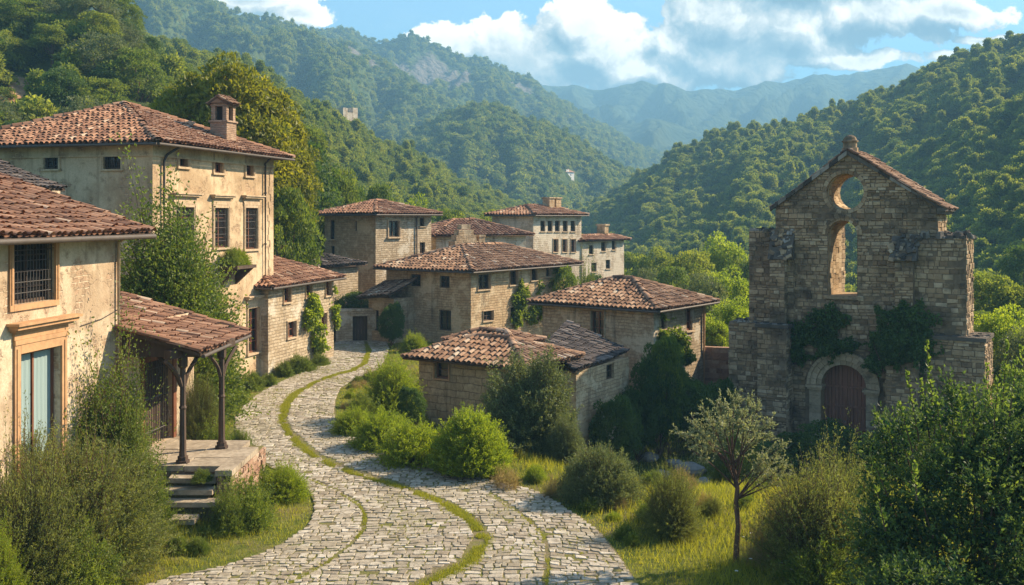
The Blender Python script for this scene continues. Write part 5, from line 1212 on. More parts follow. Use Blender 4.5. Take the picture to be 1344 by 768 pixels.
# tumbled boulders in the shaded hollow beside the church
rk = thing
def boulder(x, y, s_, seed, label):
    r_ = np.random.RandomState(seed); n1_, n2_ = 10, 7; V_ = []
    for j in range(n2_):
        ph = np.pi * (j + .5) / n2_
        for i in range(n1_):
            t_ = 2 * np.pi * i / n1_; k_ = 1 + .5 * (fbm(np.array(2 + math.cos(t_) * math.sin(ph) * 1.3 + seed), np.array(math.sin(t_) * math.sin(ph) * 1.3 + math.cos(ph)), seed, 3) - .5)
            V_.append((x + s_ * k_ * math.cos(t_) * math.sin(ph), y + s_ * .8 * k_ * math.sin(t_) * math.sin(ph), float(H(x, y)) + s_ * .18 + s_ * .5 * k_ * math.cos(ph)))
    m_ = MB(); Fc_ = [(j * n1_ + i, (j + 1) * n1_ + i, (j + 1) * n1_ + (i + 1) % n1_, j * n1_ + (i + 1) % n1_) for j in range(n2_ - 1) for i in range(n1_)]
    m_.add(V_, Fc_); m_.add(V_, [tuple(range(n1_)), tuple(range((n2_ - 1) * n1_, n2_ * n1_))[::-1]]); return tag(m_.build('boulder', M['rock']), label, 'rock', 'boulders in the hollow by the church')
for i, (px_, py_, w_, lb_) in enumerate(((868, 602, .55, 'grey boulder below the round olive bush in the shaded hollow'), (885, 588, .42, 'small grey boulder among the stones of the shaded hollow'), (905, 596, .7, 'largest flat boulder in the shaded hollow by the church'), (928, 610, .5, 'grey boulder beside the thin tree in the shaded hollow'), (945, 585, .45, 'boulder nearest the church plinth in the shaded hollow'), (852, 580, .5, 'boulder at the foot of the ivy-clad bush'), (890, 622, .4, 'lowest boulder at the sunny edge of the hollow'))):
    p = onz(px_, py_, -2.4); boulder(p[0], p[1], w_, 100 + i, lb_)

# ================================================================== PLANTS
def leaf_quads(mb, P, D, Ln, W, rr, rnd, m=0, fold=0.25):
    P = np.asarray(P, float); n = len(P)
    if n == 0: return
    D = nrm(D); side = nrm(np.cross(D, nrm(rr.normal(0, 1, (n, 3))) + 1e-6)); up = np.cross(side, D)
    Ln = np.broadcast_to(np.asarray(Ln, float), (n,))[:, None]; W = np.broadcast_to(np.asarray(W, float), (n,))[:, None]
    mid = P + D * Ln * 0.45
    V = np.stack([P, mid + side * W / 2 + up * W * fold, P + D * Ln, mid - side * W / 2 + up * W * fold], 1).reshape(-1, 3)
    mb.add(V, np.arange(4 * n).reshape(n, 4), rnd, m)
def bez(a, b, c, t): return a * (1 - t) ** 2 + 2 * b * t * (1 - t) + c * t ** 2
def shrub_meshes(seed, shoots=500, per=26, r=(1, 1), h=1.0, leaf=(0.07, 0.02), lean=0.75, base=0.22, low=0.05, t0=0.30, spiky=0.10, up=0.3, droop=0.0, lump=0.25, mat='leaf_green', stem=0.006, flat=1.0, twigs=True, scatter=0.35, bottom=0.0):
    """shoots that fan out from the base to an uneven dome, leaves along each; unit size set by r and h"""
    rr = np.random.RandomState(seed); n = shoots
    az = rr.uniform(0, 2 * np.pi, n); el = np.arcsin(rr.uniform(low, 1.0, n) ** flat)
    k = 0.80 + lump * (fbm(np.cos(az) * 1.6 + 4, np.sin(az) * 1.6 + el * 2.1, seed, 4) - 0.47) * 2 + np.abs(rr.normal(0, spiky, n))
    k *= rr.uniform(0.50, 1.0, n) ** 0.35
    E = np.stack([np.cos(az) * np.cos(el) * r[0] * k, np.sin(az) * np.cos(el) * r[1] * k, h * (bottom + (1 - bottom) * np.sin(el)) * k], -1)
    b_r = np.sqrt(rr.rand(n)) * base; ba = az + rr.normal(0, 0.8, n)
    A = np.stack([np.cos(ba) * b_r * r[0], np.sin(ba) * b_r * r[1], np.zeros(n)], -1)
    Mi = A * 0.45 + E * 0.55; Mi[:, 2] = Mi[:, 2] * (1 - lean) + lean * np.maximum(E[:, 2] * 0.85, 0); Mi[:, :2] *= 0.8
    E[:, 2] -= droop * rr.rand(n) * h * 0.2
    T = rr.uniform(t0, 1.0, (n, per)) ** 0.8
    P = bez(A[:, None], Mi[:, None], E[:, None], T[..., None])
    tg = nrm(2 * (1 - T[..., None]) * (Mi - A)[:, None] + 2 * T[..., None] * (E - Mi)[:, None])
    D = tg * 0.75 + rr.normal(0, 0.75, P.shape); D[..., 2] += up
    P = P + rr.normal(0, scatter * leaf[0], P.shape)
    L = leaf[0] * rr.uniform(0.6, 1.3, P.shape[:2]); W = leaf[1] * rr.uniform(0.7, 1.3, P.shape[:2])
    tone = np.clip(0.5 + 0.26 * rr.normal(0, 1, (n, 1)) + 0.5 * (fbm(E[:, :1] * 2.2 + 5, E[:, 1:2] * 2.2 + E[:, 2:3] * 1.7, seed + 3, 3) - .45) + 0.18 * rr.normal(0, 1, (n, per)), 0, 1)
    fo = MB(); leaf_quads(fo, P.reshape(-1, 3), D.reshape(-1, 3), L.ravel(), W.ravel(), rr, tone.ravel())
    st = MB()
    ts = np.linspace(0, 0.97, 5); S = bez(A[:, None], Mi[:, None], E[:, None], ts[None, :, None])      # n,5,3
    S = S[:: (1 if twigs else 3)]; nn_ = len(S)
    an = np.array([0, 2.094, 4.189]); R_ = stem * np.array([1.6, 1.25, 1.0, 0.7, 0.35])
    ring = np.stack([np.cos(an), np.sin(an), 0 * an], -1)
    V = (S[:, :, None] + R_[None, :, None, None] * ring[None, None]).reshape(nn_, -1, 3)
    Fq = np.array([(i * 3 + j, i * 3 + (j + 1) % 3, (i + 1) * 3 + (j + 1) % 3, (i + 1) * 3 + j) for i in range(4) for j in range(3)])
    st.add(V.reshape(-1, 3), (Fq[None] + (np.arange(nn_) * 15)[:, None, None]).reshape(-1, 4))
    return fo, st
PROTO = {}
def proto(key, builder):
    """meshes made once, shared by every plant of the kind"""
    if key not in PROTO:
        PROTO[key] = builder()
    return PROTO[key]
def mesh_of(mb, name, mat, smooth=False):
    o = mb.build(name, mat, None, smooth); me = o.data; bpy.data.objects.remove(o); return me
def place(name, label, cat, loc, parts, scale=(1, 1, 1), rz=0.0, group=None):
    o = thing(name, label, cat, loc, group); o.scale = scale; o.rotation_euler = (0, 0, rz)
    for pn, me in parts:
        c = bpy.data.objects.new(pn, me); COL.objects.link(c); c.parent = o
    return o
def shrub_kind(key, mat, **kw):
    hk = VAR['h']; key = '%s_%.1f' % (key, hk); kw = dict(kw); kw['h'] = hk; kw['shoots'] = int(kw['shoots'] * (1 + .55 * (hk - 1))); kw['per'] = int(kw['per'] * (1 + .25 * (hk - 1)))
    def b():
        fo, st = shrub_meshes(**kw); return [('foliage', mesh_of(fo, 'foliage', M[mat])), ('stem', mesh_of(st, 'stem', M['straw' if mat in ('straw', 'pinkdry') else 'bark']))]
    return proto(key, b)
K = {}
VAR = dict(h=1.0, key='')
K['feather'] = lambda: shrub_kind('feather', 'leaf_grey', seed=1, shoots=1900, per=42, leaf=(0.036, 0.011), lean=0.55, t0=0.30, spiky=0.16, up=0.35, lump=0.35, stem=0.004, base=0.35)
K['feather2'] = lambda: shrub_kind('feather2', 'leaf_grey', seed=2, shoots=1500, per=40, leaf=(0.038, 0.0115), lean=0.75, t0=0.25, spiky=0.26, up=0.5, lump=0.3, stem=0.004, base=0.45)
K['olive'] = lambda: shrub_kind('olive', 'leaf_olive', seed=3, shoots=1700, per=38, leaf=(0.046, 0.018), lean=0.5, t0=0.4, spiky=0.08, lump=0.36, stem=0.004, base=0.3, bottom=0.1)
K['ball'] = lambda: shrub_kind('ball', 'leaf_bright', seed=4, shoots=1900, per=34, leaf=(0.050, 0.018), lean=0.6, t0=0.5, spiky=0.10, up=0.7, lump=0.12, stem=0.003, base=0.3, bottom=0.10)
K['hedge'] = lambda: shrub_kind('hedge', 'leaf_bright', seed=5, shoots=1000, per=30, leaf=(0.048, 0.018), lean=0.6, t0=0.4, spiky=0.14, up=0.55, lump=0.30, stem=0.003, base=0.4)
K['loose'] = lambda: shrub_kind('loose', 'leaf_green', seed=6, shoots=900, per=40, leaf=(0.052, 0.030), lean=0.6, t0=0.2, spiky=0.16, up=0.2, lump=0.45, stem=0.004, base=0.2, scatter=1.1)
K['airy'] = lambda: shrub_kind('airy', 'leaf_green', seed=15, shoots=230, per=34, leaf=(0.075, 0.044), lean=0.6, t0=0.25, spiky=0.30, up=0.2, lump=0.7, stem=0.007, base=0.25, scatter=1.6)
K['dome'] = lambda: shrub_kind('dome', 'leaf_olive', seed=7, shoots=1500, per=26, leaf=(0.044, 0.012), lean=0.5, t0=0.45, spiky=0.06, lump=0.22, up=0.4, stem=0.003, base=0.35)
K['weed'] = lambda: shrub_kind('weed', 'leaf_green', seed=8, shoots=420, per=26, leaf=(0.09, 0.032), lean=0.5, t0=0.2, spiky=0.25, up=0.5, lump=0.4, stem=0.004, base=0.6)
K['dry'] = lambda: shrub_kind('dry', 'pinkdry', seed=9, shoots=420, per=16, leaf=(0.055, 0.012), lean=0.85, t0=0.5, spiky=0.22, up=0.9, lump=0.4, stem=0.004, base=0.8)
K['strawy'] = lambda: shrub_kind('strawy', 'straw', seed=10, shoots=420, per=14, leaf=(0.07, 0.010), lean=0.85, t0=0.45, spiky=0.25, up=1.0, lump=0.4, stem=0.004, base=0.8)
K['laurel'] = lambda: shrub_kind('laurel', 'leaf_laurel', seed=11, shoots=560, per=46, leaf=(0.046, 0.019), lean=0.6, t0=0.32, spiky=0.10, up=0.35, lump=0.30, stem=0.004, base=0.35, scatter=0.5)
K['ivybush'] = lambda: shrub_kind('ivybush', 'leaf_dark', seed=12, shoots=900, per=30, leaf=(0.045, 0.026), lean=0.7, t0=0.35, spiky=0.10, up=0.0, lump=0.5, stem=0.004, base=0.3, bottom=0.1)
K['gmound'] = lambda: shrub_kind('gmound', 'leaf_green', seed=13, shoots=900, per=28, leaf=(0.05, 0.022), lean=0.55, t0=0.35, spiky=0.12, up=0.4, lump=0.35, stem=0.004, base=0.4)
NS = [0]
def ybase_fix(kind, ytop, Y, zg):
    k = {'loose': 1.05, 'airy': 1.30, 'feather2': 1.10, 'feather': 1.06}.get(kind, 1.0); yb = HY + (ZC - zg) * F / Y
    return yb - (yb - ytop) / k
def shrub(kind, px, ytop, ybase, wpx, label, z=None, Y=None, group=None, name='shrub', cat='shrub', dy=1.0, rz=None, col=None):
    """a shrub whose foot stands at row ybase (or distance Y) and whose crown reaches row ytop"""
    if Y is None:
        zz = 0.0
        for _ in range(6):
            p = onz(px, ybase, zz); zz = float(H(p[0], p[1]))
        Y = p[1]
    x = (px - CX) / F * Y; zg = float(H(x, Y)) if z is None else z
    ytop = ybase_fix(kind, ytop, Y, zg); zt = ZC + (HY - ytop) / F * Y; w = wpx / F * Y; NS[0] += 1; rs = np.random.RandomState(NS[0] + 100)
    ratio = (zt - zg + .06) / .93 / (w / 1.66); VAR['h'] = min((1.0, 1.6, 2.4, 3.4), key=lambda q: abs(math.log(q / ratio))); parts = K[kind](); hk = VAR['h']; VAR['h'] = 1.0
    return place(name, label, cat, (x, Y, zg - 0.06), parts, (w / 1.66, w / 1.66 * dy, (zt - zg + .06) / 0.93 / hk), rs.uniform(0, 6.28) if rz is None else rz, group)

BUSH = []
# ---- foreground left bank
G = 'shrubs on the left bank'
shrub('feather', 112, 572, 748, 200, 'large feathery grey-green shrub filling the left foreground below the curtained window', group=G)
shrub('feather2', 30, 615, 800, 170, 'feathery shrub in the bottom left corner in front of the large one', Y=18.6, group=G)
shrub('feather2', 20, 560, 700, 150, 'feathery shrub at the left edge against the nearest house wall', Y=21.4, group=G)
shrub('hedge', -2, 690, 800, 75, 'small bright yellow-green bush cut by the bottom left corner', Y=17.4, group=G)
shrub('gmound', 186, 592, 700, 78, 'leafy mid-green bush between the feathery shrub and the stone steps', group=G)
shrub('gmound', 100, 690, 790, 120, 'low leafy bush at the foot of the large feathery shrub', Y=18.9, group=G)
shrub('airy', 146, 440, 640, 104, 'tall loose leafy shrub against the corner of the nearest house', Y=23.7, dy=.6, group=G)
shrub('airy', 176, 505, 640, 60, 'smaller loose shrub between the nearest house corner and the barred doorway', Y=23.6, dy=.6, group=G)
shrub('loose', 232, 270, 420, 172, 'tall tree-like shrub rising behind the porch roof against the villa', Y=33.2, z=0.3, dy=.7)
shrub('loose', 205, 330, 420, 92, 'lower half of foliage beside the villa corner, left of the tree-like shrub', Y=33.0, z=0.3, dy=.8)
shrub('feather2', 262, 500, 600, 56, 'feathery shrub behind the porch posts', Y=28.8, z=.4, dy=.7)
shrub('gmound', 316, 562, 608, 40, 'leafy bush at the foot of the far porch post')
shrub('weed', 280, 560, 600, 46, 'leafy weeds on the ground behind the porch terrace', Y=28.3)
shrub('hedge', 372, 607, 655, 64, 'round leafy bush on the grass beside the street, left of the street bend')
shrub('weed', 324, 635, 690, 64, 'sprawling weeds at the foot of the stone terrace')
shrub('weed', 300, 648, 700, 40, 'small weeds beside the lowest stone step')
shrub('weed', 340, 610, 640, 40, 'weeds along the terrace wall')
place('shrub', 'small green plant growing on the stone steps', 'plant', (onz(263, 634, 1.0)[0], 24.15, 1.0), K['gmound'](), (.36, .26, .34), 1.0)
# ---- along the villa and the cottage
for i, (px_, yt, yb, w_, lb_) in enumerate(((330, 488, 512, 36, 'bush at the villa foot under its ground floor window'), (304, 502, 532, 36, 'bush at the villa foot by the plank door'), (352, 490, 506, 24, 'small bush at the far corner of the villa'), (393, 466, 488, 42, 'bush on the verge in front of the cottage'), (420, 464, 480, 26, 'small bush on the verge at the cottage far corner'), (372, 474, 494, 26, 'bush between the villa and the cottage'))):
    shrub('gmound', px_, yt, yb, w_, lb_, group='bushes along the house fronts')
# ---- right of the street
shrub('hedge', 515, 466, 548, 74, 'bushy shrub against the left wall of the low stone house')
BUSH.append((540, 500, 40, 'dark low bush in front of the low stone house left corner', 35.5))
BUSH.append((808, 504, 74, 'dark ivy-like bush hiding the shed wall under its eaves', 40.2))
shrub('dome', 742, 540, 612, 60, 'small grey-green bush between the two olive-like bushes', Y=31)
shrub('hedge', 466, 534, 568, 60, 'yellowish bush nearest the street bend, first of the hedge row', group='bushes in the hedge row along the street')
shrub('hedge', 500, 537, 588, 82, 'bright bush second from the bend in the hedge row', group='bushes in the hedge row along the street')
shrub('hedge', 545, 552, 608, 92, 'bright bush in the hedge row left of the round clipped one', group='bushes in the hedge row along the street')
shrub('weed', 478, 520, 560, 34, 'tufted plant behind the hedge row by the street bend')
shrub('ball', 617, 536, 622, 104, 'round bright green bush beside the street in front of the low stone house')
shrub('olive', 696, 468, 612, 134, 'large grey-green olive-like bush in front of the low stone house', Y=32.6)
shrub('olive', 790, 486, 592, 104, 'second olive-like bush to the right of the largest one')
shrub('dome', 788, 576, 656, 118, 'low dome-shaped grey-green shrub on the right verge')
shrub('dry', 664, 612, 640, 60, 'dry reddish weeds between the round bush and the dome-shaped shrub', dy=.6)
shrub('dry', 728, 624, 650, 44, 'dry weeds left of the dome-shaped shrub', dy=.6)
shrub('feather2', 882, 618, 702, 74, 'pale feathery shrub left of the thin tree')
shrub('strawy', 1020, 672, 745, 90, 'tall dry grass tuft right of the thin tree', dy=.6, name='grass_tuft', cat='plant')
shrub('feather2', 1075, 612, 755, 150, 'tall feathery shrub with plume-like tips right of the thin tree')
shrub('feather2', 1110, 600, 740, 110, 'feathery shrub between the plume-tipped one and the glossy laurel', Y=22.2)
shrub('weed', 1080, 716, 790, 90, 'leafy weeds at the foot of the plume-tipped shrub', Y=19.6)
# ---- hollow, church and square house
BUSH.append((866, 428, 72, 'tall dark leafy bush climbing the corner of the square house', 43.5))
BUSH.append((912, 484, 90, 'dark leafy bush right of the tallest one by the square house', 44.5))
BUSH.append((838, 496, 66, 'dark leafy bush under the shed eaves', 43.0))
BUSH.append((945, 486, 56, 'dark leafy bush between the garden wall and the church plinth', 46))
BUSH.append((1082, 546, 110, 'dark bush in front of the church door', 40.5))
BUSH.append((1000, 570, 90, 'dark bush at the foot of the left church buttress', 40))
BUSH.append((1190, 540, 120, 'dark bush at the foot of the right church buttress', 40))
shrub('gmound', 965, 560, 610, 70, 'low green bush behind the thin tree in the shaded hollow', Y=38)
shrub('gmound', 940, 420, 455, 40, 'sunlit bush on the bank behind the garden wall', Y=60)
# ---- by the houses in the middle
BUSH.append((514, 390, 36, 'dark ivy bush on the left corner of the long stone house', 57))
BUSH.append((455, 372, 70, 'dark bush below the tower house', 62))
BUSH.append((400, 330, 60, 'dark bush between the barn and the tower house', 64))
BUSH.append((430, 390, 50, 'dark bush right of the cottage gable', 60))
shrub('hedge', 545, 436, 472, 36, 'bright bush before the doorway of the long stone house', Y=55)
shrub('gmound', 770, 352, 400, 40, 'bush beside the square house roof', Y=68)
# balcony plant
fR, ba, bb = BALC; p = fR.p(ba, bb + .12, .5); place('balcony_plant', 'leafy plant spilling over the villa balcony', 'plant', p, K['hedge'](), (.62, .5, .8), 0.4)
p = fR.p(ba - .6, bb + .12, .5); place('balcony_plant', 'second leafy plant at the near end of the villa balcony', 'plant', p, K['loose'](), (.5, .5, .8), 1.4)

# ---- climbers: leaves over a patch of wall
def climber(name, label, face, blobs, n, seed, leaf=(.13, .10), mat='leaf_green', depth=.22, group=None):
    rr = np.random.RandomState(seed); Pq = []; tot = sum(b[2] * b[3] for b in blobs)
    for (a, b, ra_, rb_) in blobs:
        k = int(n * ra_ * rb_ / tot); t_ = rr.uniform(0, 2 * np.pi, k); q = rr.rand(k) ** .6
        x = a + ra_ * q * np.cos(t_) * (1 + .3 * np.sin(t_ * 3 + seed)); y = b + rb_ * q * np.sin(t_) * (1 + .25 * np.sin(t_ * 5 + seed)); c = depth * (1 - .7 * q) * rr.rand(k) * (0.6 + .8 * vnoise(x * 2.1, y * 2.1, seed)) + .04
        Pq.append(np.stack([x, y, c], 1))
    Q = np.concatenate(Pq); keep = fbm(Q[:, 0] * 1.3, Q[:, 1] * 1.3, seed, 4) > .36; Q = Q[keep]
    P = face.O + Q[:, :1] * face.u + Q[:, 1:2] * np.array([0, 0, 1.]) + Q[:, 2:] * face.n
    D = rr.normal(0, .6, P.shape) + face.n * .6 + np.array([0, 0, -.6])
    root = thing(name, label, 'climbing plant', P[np.argmin(P[:, 2])], group); mb = MB(); leaf_quads(mb, P, D, leaf[0] * rr.uniform(.6, 1.3, len(P)), leaf[1] * rr.uniform(.6, 1.3, len(P)), rr, np.clip(.5 + .25 * rr.normal(0, 1, len(P)), 0, 1)); mb.build('foliage', M[mat], root)
    mb = MB()
    for (a, b, ra_, rb_) in blobs[:6]:
        xs = np.linspace(0, 1, 8); mb.tube([face.p(a + ra_ * .5 * math.sin(3 * x_ + a), b - rb_ + 1.8 * rb_ * x_, .05) for x_ in xs], np.linspace(.03, .012, 8), 5)
    mb.build('stem', M['bark'], root); return root
def fb(face, *px): return [(*face.loc(x, y), rx_ / F * Yd, ry_ / F * Yd) for (x, y, rx_, ry_, Yd) in px]
climber('ivy', 'dark ivy mat hanging left of the arched window over the church door', Face(cf.p(0, 0, .05), cf.u), fb(cf, (1062, 440, 30, 26, 45), (1090, 420, 22, 22, 44), (1050, 462, 18, 16, 45), (1085, 455, 26, 18, 44), (1115, 452, 22, 10, 44)), 5200, 1, (.15, .12), 'leaf_dark', .55, 'ivy on the church front')
climber('ivy', 'dark ivy mat hanging over the right buttress of the church', Face(cf.p(0, 0, .45), cf.u), fb(cf, (1180, 430, 34, 34, 42), (1205, 415, 26, 20, 41), (1165, 455, 24, 24, 42), (1215, 450, 22, 26, 41), (1150, 470, 16, 14, 42), (1195, 480, 18, 26, 42)), 6400, 2, (.15, .12), 'leaf_dark', .6, 'ivy on the church front')
climber('ivy', 'ivy cushion growing over the head of the low pier right of the church door', Face(cf.p(0, 0, 1.02), cf.u), fb(cf, (1172, 448, 20, 16, 43), (1192, 444, 18, 14, 43), (1160, 462, 12, 22, 43), (1184, 462, 14, 16, 43), (1208, 456, 12, 18, 42)), 3400, 8, (.15, .12), 'leaf_dark', .5, 'ivy on the church front')
climber('ivy', 'leafy vine hanging on the front of the cottage', h2.FR, fb(h2.FR, (406, 406, 15, 22, 49), (412, 436, 12, 26, 49), (400, 418, 10, 16, 49), (414, 456, 9, 12, 49)), 2600, 3, (.16, .13), 'leaf_bright', .7)
climber('ivy', 'small vine at the far corner of the cottage', h2.FR, fb(h2.FR, (436, 396, 6, 20, 52), (438, 420, 5, 14, 52)), 800, 4, (.16, .13), 'leaf_bright', .5)
climber('ivy', 'vine creeping up the sunlit front of the long stone house', m.FR, fb(m.FR, (682, 394, 15, 24, 61), (708, 396, 12, 28, 62), (676, 416, 12, 14, 61), (696, 414, 14, 12, 61)), 3600, 5, (.18, .14), 'leaf_green', .5)
climber('ivy', 'ivy creeping on the shaded side of the long stone house', m.FL, fb(m.FL, (514, 420, 10, 34, 60), (520, 446, 12, 18, 60)), 1800, 6, (.18, .14), 'leaf_dark', .5)
climber('ivy', 'ivy covering the sunlit corner of the square house', s.FR, fb(s.FR, (880, 446, 14, 30, 48), (866, 452, 10, 34, 47), (892, 470, 14, 22, 48)), 3600, 7, (.17, .14), 'leaf_green', .8)

# ---- trees: tapered trunk with limbs, crown of leaf clumps
def tree_meshes(seed, h=8.0, r=3.0, trunk=.30, clumps=70, per=90, leaf=(.26, .16), cr=.75, mat='leaf_forest', tr=.22, flat=.8, narrow=0.0, low=-.6):
    rr = np.random.RandomState(seed); cb = h * trunk; C = []
    hz = (h - cb) / 2; zc_ = cb + hz
    th_ = rr.uniform(0, 2 * np.pi, clumps); z_ = rr.uniform(low, 1, clumps); q = rr.uniform(.55, 1.0, clumps) ** .6
    lob = .82 + .45 * (fbm(np.cos(th_) * 1.4 + 7, np.sin(th_) * 1.4 + z_ * 1.5, seed, 3) - .45)
    rad = np.sqrt(np.maximum(1 - z_ ** 2, 0.02)) * (1 - narrow * (z_ + 1) / 2)
    C = np.stack([np.cos(th_) * rad * r * q * lob, np.sin(th_) * rad * r * q * lob, zc_ + z_ * hz * q * lob], -1)
    s_ = cr * rr.uniform(.7, 1.35, clumps)
    dirs = nrm(rr.normal(0, 1, (clumps, per, 3))); dirs[..., 2] = np.abs(dirs[..., 2]) * .9 - .25
    P = C[:, None] + dirs * (s_[:, None] * rr.uniform(.45, 1.0, (clumps, per)) ** .5)[..., None] * np.array([1, 1, flat])
    D = dirs * .8 + rr.normal(0, .6, dirs.shape); tone = np.clip(.45 + .2 * rr.normal(0, 1, (clumps, 1)) + .15 * rr.normal(0, 1, (clumps, per)), 0, 1)
    fo = MB(); leaf_quads(fo, P.reshape(-1, 3), D.reshape(-1, 3), leaf[0] * rr.uniform(.6, 1.3, clumps * per), leaf[1] * rr.uniform(.6, 1.3, clumps * per), rr, tone.ravel())
    tk = MB(); top = np.array([rr.normal(0, .2), rr.normal(0, .2), cb + hz * .9]); pts = [np.array([0, 0, -.4]), np.array([.05, 0, cb * .5]), np.array([.08, .05, cb]), top]; tk.tube(pts, [tr * 1.3, tr, tr * .8, tr * .35], 8)
    for i in range(9):
        c = C[rr.randint(clumps)]; a_ = np.array([.08, .05, cb * rr.uniform(.7, 1.3)]); tk.tube([a_, a_ * .5 + c * .5 + (0, 0, -.3), c], [tr * .45, tr * .28, tr * .08], 5)
    return fo, tk
def tree_kind(key, mat, **kw):
    def b():
        fo, tk = tree_meshes(**kw); return [('crown', mesh_of(fo, 'crown', M[mat])), ('trunk', mesh_of(tk, 'trunk', M['bark'], True))]
    return proto(key, b)
TK = {
 'broad0': lambda: tree_kind('broad0', 'leaf_forest', seed=21, h=8, r=3.2, clumps=90, per=110, leaf=(.24, .15), cr=.8),
 'broad1': lambda: tree_kind('broad1', 'leaf_forest', seed=22, h=8, r=3.4, clumps=80, per=120, leaf=(.24, .15), cr=.9, trunk=.22),
 'broad2': lambda: tree_kind('broad2', 'leaf_green', seed=23, h=8, r=3.0, clumps=100, per=100, leaf=(.22, .13), cr=.7, trunk=.2),
 'bright': lambda: tree_kind('bright', 'leaf_bright', seed=24, h=8, r=3.6, clumps=90, per=120, leaf=(.24, .15), cr=.85, trunk=.18),
 'dark': lambda: tree_kind('dark', 'leaf_dark', seed=25, h=8, r=2.8, clumps=100, per=110, leaf=(.22, .12), cr=.75, trunk=.15, narrow=.25),
 'yellow': lambda: tree_kind('yellow', 'leaf_yellow', seed=26, h=14, r=4.6, clumps=190, per=150, leaf=(.26, .17), cr=.95, trunk=.22, tr=.35),
 'conic': lambda: tree_kind('conic', 'leaf_dark', seed=27, h=10, r=2.4, clumps=110, per=100, leaf=(.22, .11), cr=.65, trunk=.12, narrow=.65),
 'thicket': lambda: tree_kind('thicket', 'leaf_dark', seed=31, h=4, r=2.0, clumps=150, per=120, leaf=(.13, .08), cr=.42, trunk=.04, tr=.06, low=-.95),
 'bower': lambda: tree_kind('bower', 'leaf_green', seed=32, h=4, r=2.0, clumps=120, per=120, leaf=(.13, .08), cr=.42, trunk=.06, tr=.06, low=-.95),
 'grey': lambda: tree_kind('grey', 'leaf_olive', seed=28, h=8, r=3.3, clumps=90, per=120, leaf=(.24, .12), cr=.8, trunk=.2),
}
HT = dict(yellow=14, conic=10, thicket=4, bower=4); RT = dict(thicket=2.0, bower=2.0, broad0=3.2, broad1=3.4, broad2=3.0, bright=3.6, dark=2.8, yellow=4.6, conic=2.4, grey=3.3)
NT_ = [0]
def tree(kind, px, ytop, wpx, Y, z, label, group=None, name='tree', cat='tree'):
    x = (px - CX) / F * Y; zt = ZC + (HY - ytop) / F * Y; w = wpx / F * Y / (2 * RT[kind] * .88); NT_[0] += 1
    return place(name, label, cat, (x, Y, z), TK[kind](), (w, w, (zt - z) / HT.get(kind, 8) / 1.03), NT_[0] * 1.7, group)
tree('yellow', 300, 34, 185, 58, -.3, 'tall yellow-green tree rising behind the villa chimney')
tree('yellow', 354, 96, 126, 60, -.4, 'yellow-green tree to the right of the tallest one behind the villa')
tree('yellow', 244, 62, 110, 62, 0, 'yellow-green tree to the left of the villa chimney')
for (px_, yt, w_, lb_, Y) in BUSH: tree('thicket', px_, yt, w_ * .92, Y, float(H((px_ - CX) / F * Y, Y)) - .1, lb_, None, 'shrub', 'shrub')
tree('bower', 741, 340, 46, 64, -.8, 'light green small tree at the far end of the long stone house front')
tree('bower', 876, 424, 44, 43.2, float(H(6.8, 43.2)), 'lighter green bush coloured as the sunlit top of the dark thicket at the corner of the square house', None, 'shrub', 'shrub')  # lighter leaf material paints the sunlit top of the thicket
G = 'trees between the villa and the tower house'
for (k_, px_, yt, w_, Y, lb_) in (('broad2', 372, 226, 86, 56, 'leafy green tree close behind the far corner of the villa'), ('dark', 398, 168, 116, 74, 'dark tall tree right of the yellow-green trees'), ('broad0', 440, 206, 66, 80, 'green tree above the tower house, left of its roof peak'), ('broad1', 416, 250, 72, 72, 'rounded green tree left of the tower house roof'), ('conic', 470, 226, 40, 88, 'pointed dark tree behind the tower house roof'), ('broad2', 500, 226, 56, 92, 'green tree right behind the tower house roof peak'), ('bright', 545, 246, 60, 96, 'bright green tree behind the right side of the tower house'), ('broad0', 590, 262, 60, 104, 'green tree above the gabled house roof'), ('dark', 388, 268, 66, 62, 'dark tree beside the leafy tree at the villa corner'), ('broad1', 640, 268, 56, 116, 'green tree left of the pale house'), ('broad0', 560, 282, 50, 92, 'low green tree between the tower house and the gabled house')):
    tree(k_, px_, yt, w_, Y, float(H((px_ - CX) / F * Y, Y)) if px_ > 480 else -1.0, lb_, G)
G = 'trees in the valley between the village and the church'
for (k_, px_, yt, w_, Y, lb_) in (('bright', 948, 297, 72, 104, 'bright round tree on the valley floor left of the church shoulder'), ('broad0', 905, 318, 76, 96, 'broad green tree left of the bright round one'), ('broad1', 862, 318, 62, 112, 'broad green tree beyond the square house roof'), ('bright', 960, 345, 80, 78, 'bright tree low beside the church left shoulder'), ('grey', 925, 352, 66, 72, 'grey-green tree above the square house right eave'), ('broad2', 885, 340, 60, 84, 'green tree above the square house roof ridge'), ('bright', 965, 385, 70, 64, 'bright leafy tree beside the church left plinth'), ('broad0', 830, 322, 50, 122, 'green tree right of the pale cottage'), ('broad1', 800, 338, 46, 108, 'green tree below the pale cottage'), ('grey', 850, 345, 50, 92, 'grey-green tree behind the square house roof peak'), ('dark', 780, 352, 50, 84, 'dark tree between the pale house and the square house'), ('bright', 935, 408, 50, 60, 'sunlit low tree above the garden wall'), ('broad2', 990, 330, 60, 100, 'green tree partly behind the church left shoulder')):
    tree(k_, px_, yt, w_, Y, float(H((px_ - CX) / F * Y, Y)), lb_, G)
G = 'trees right of the church'
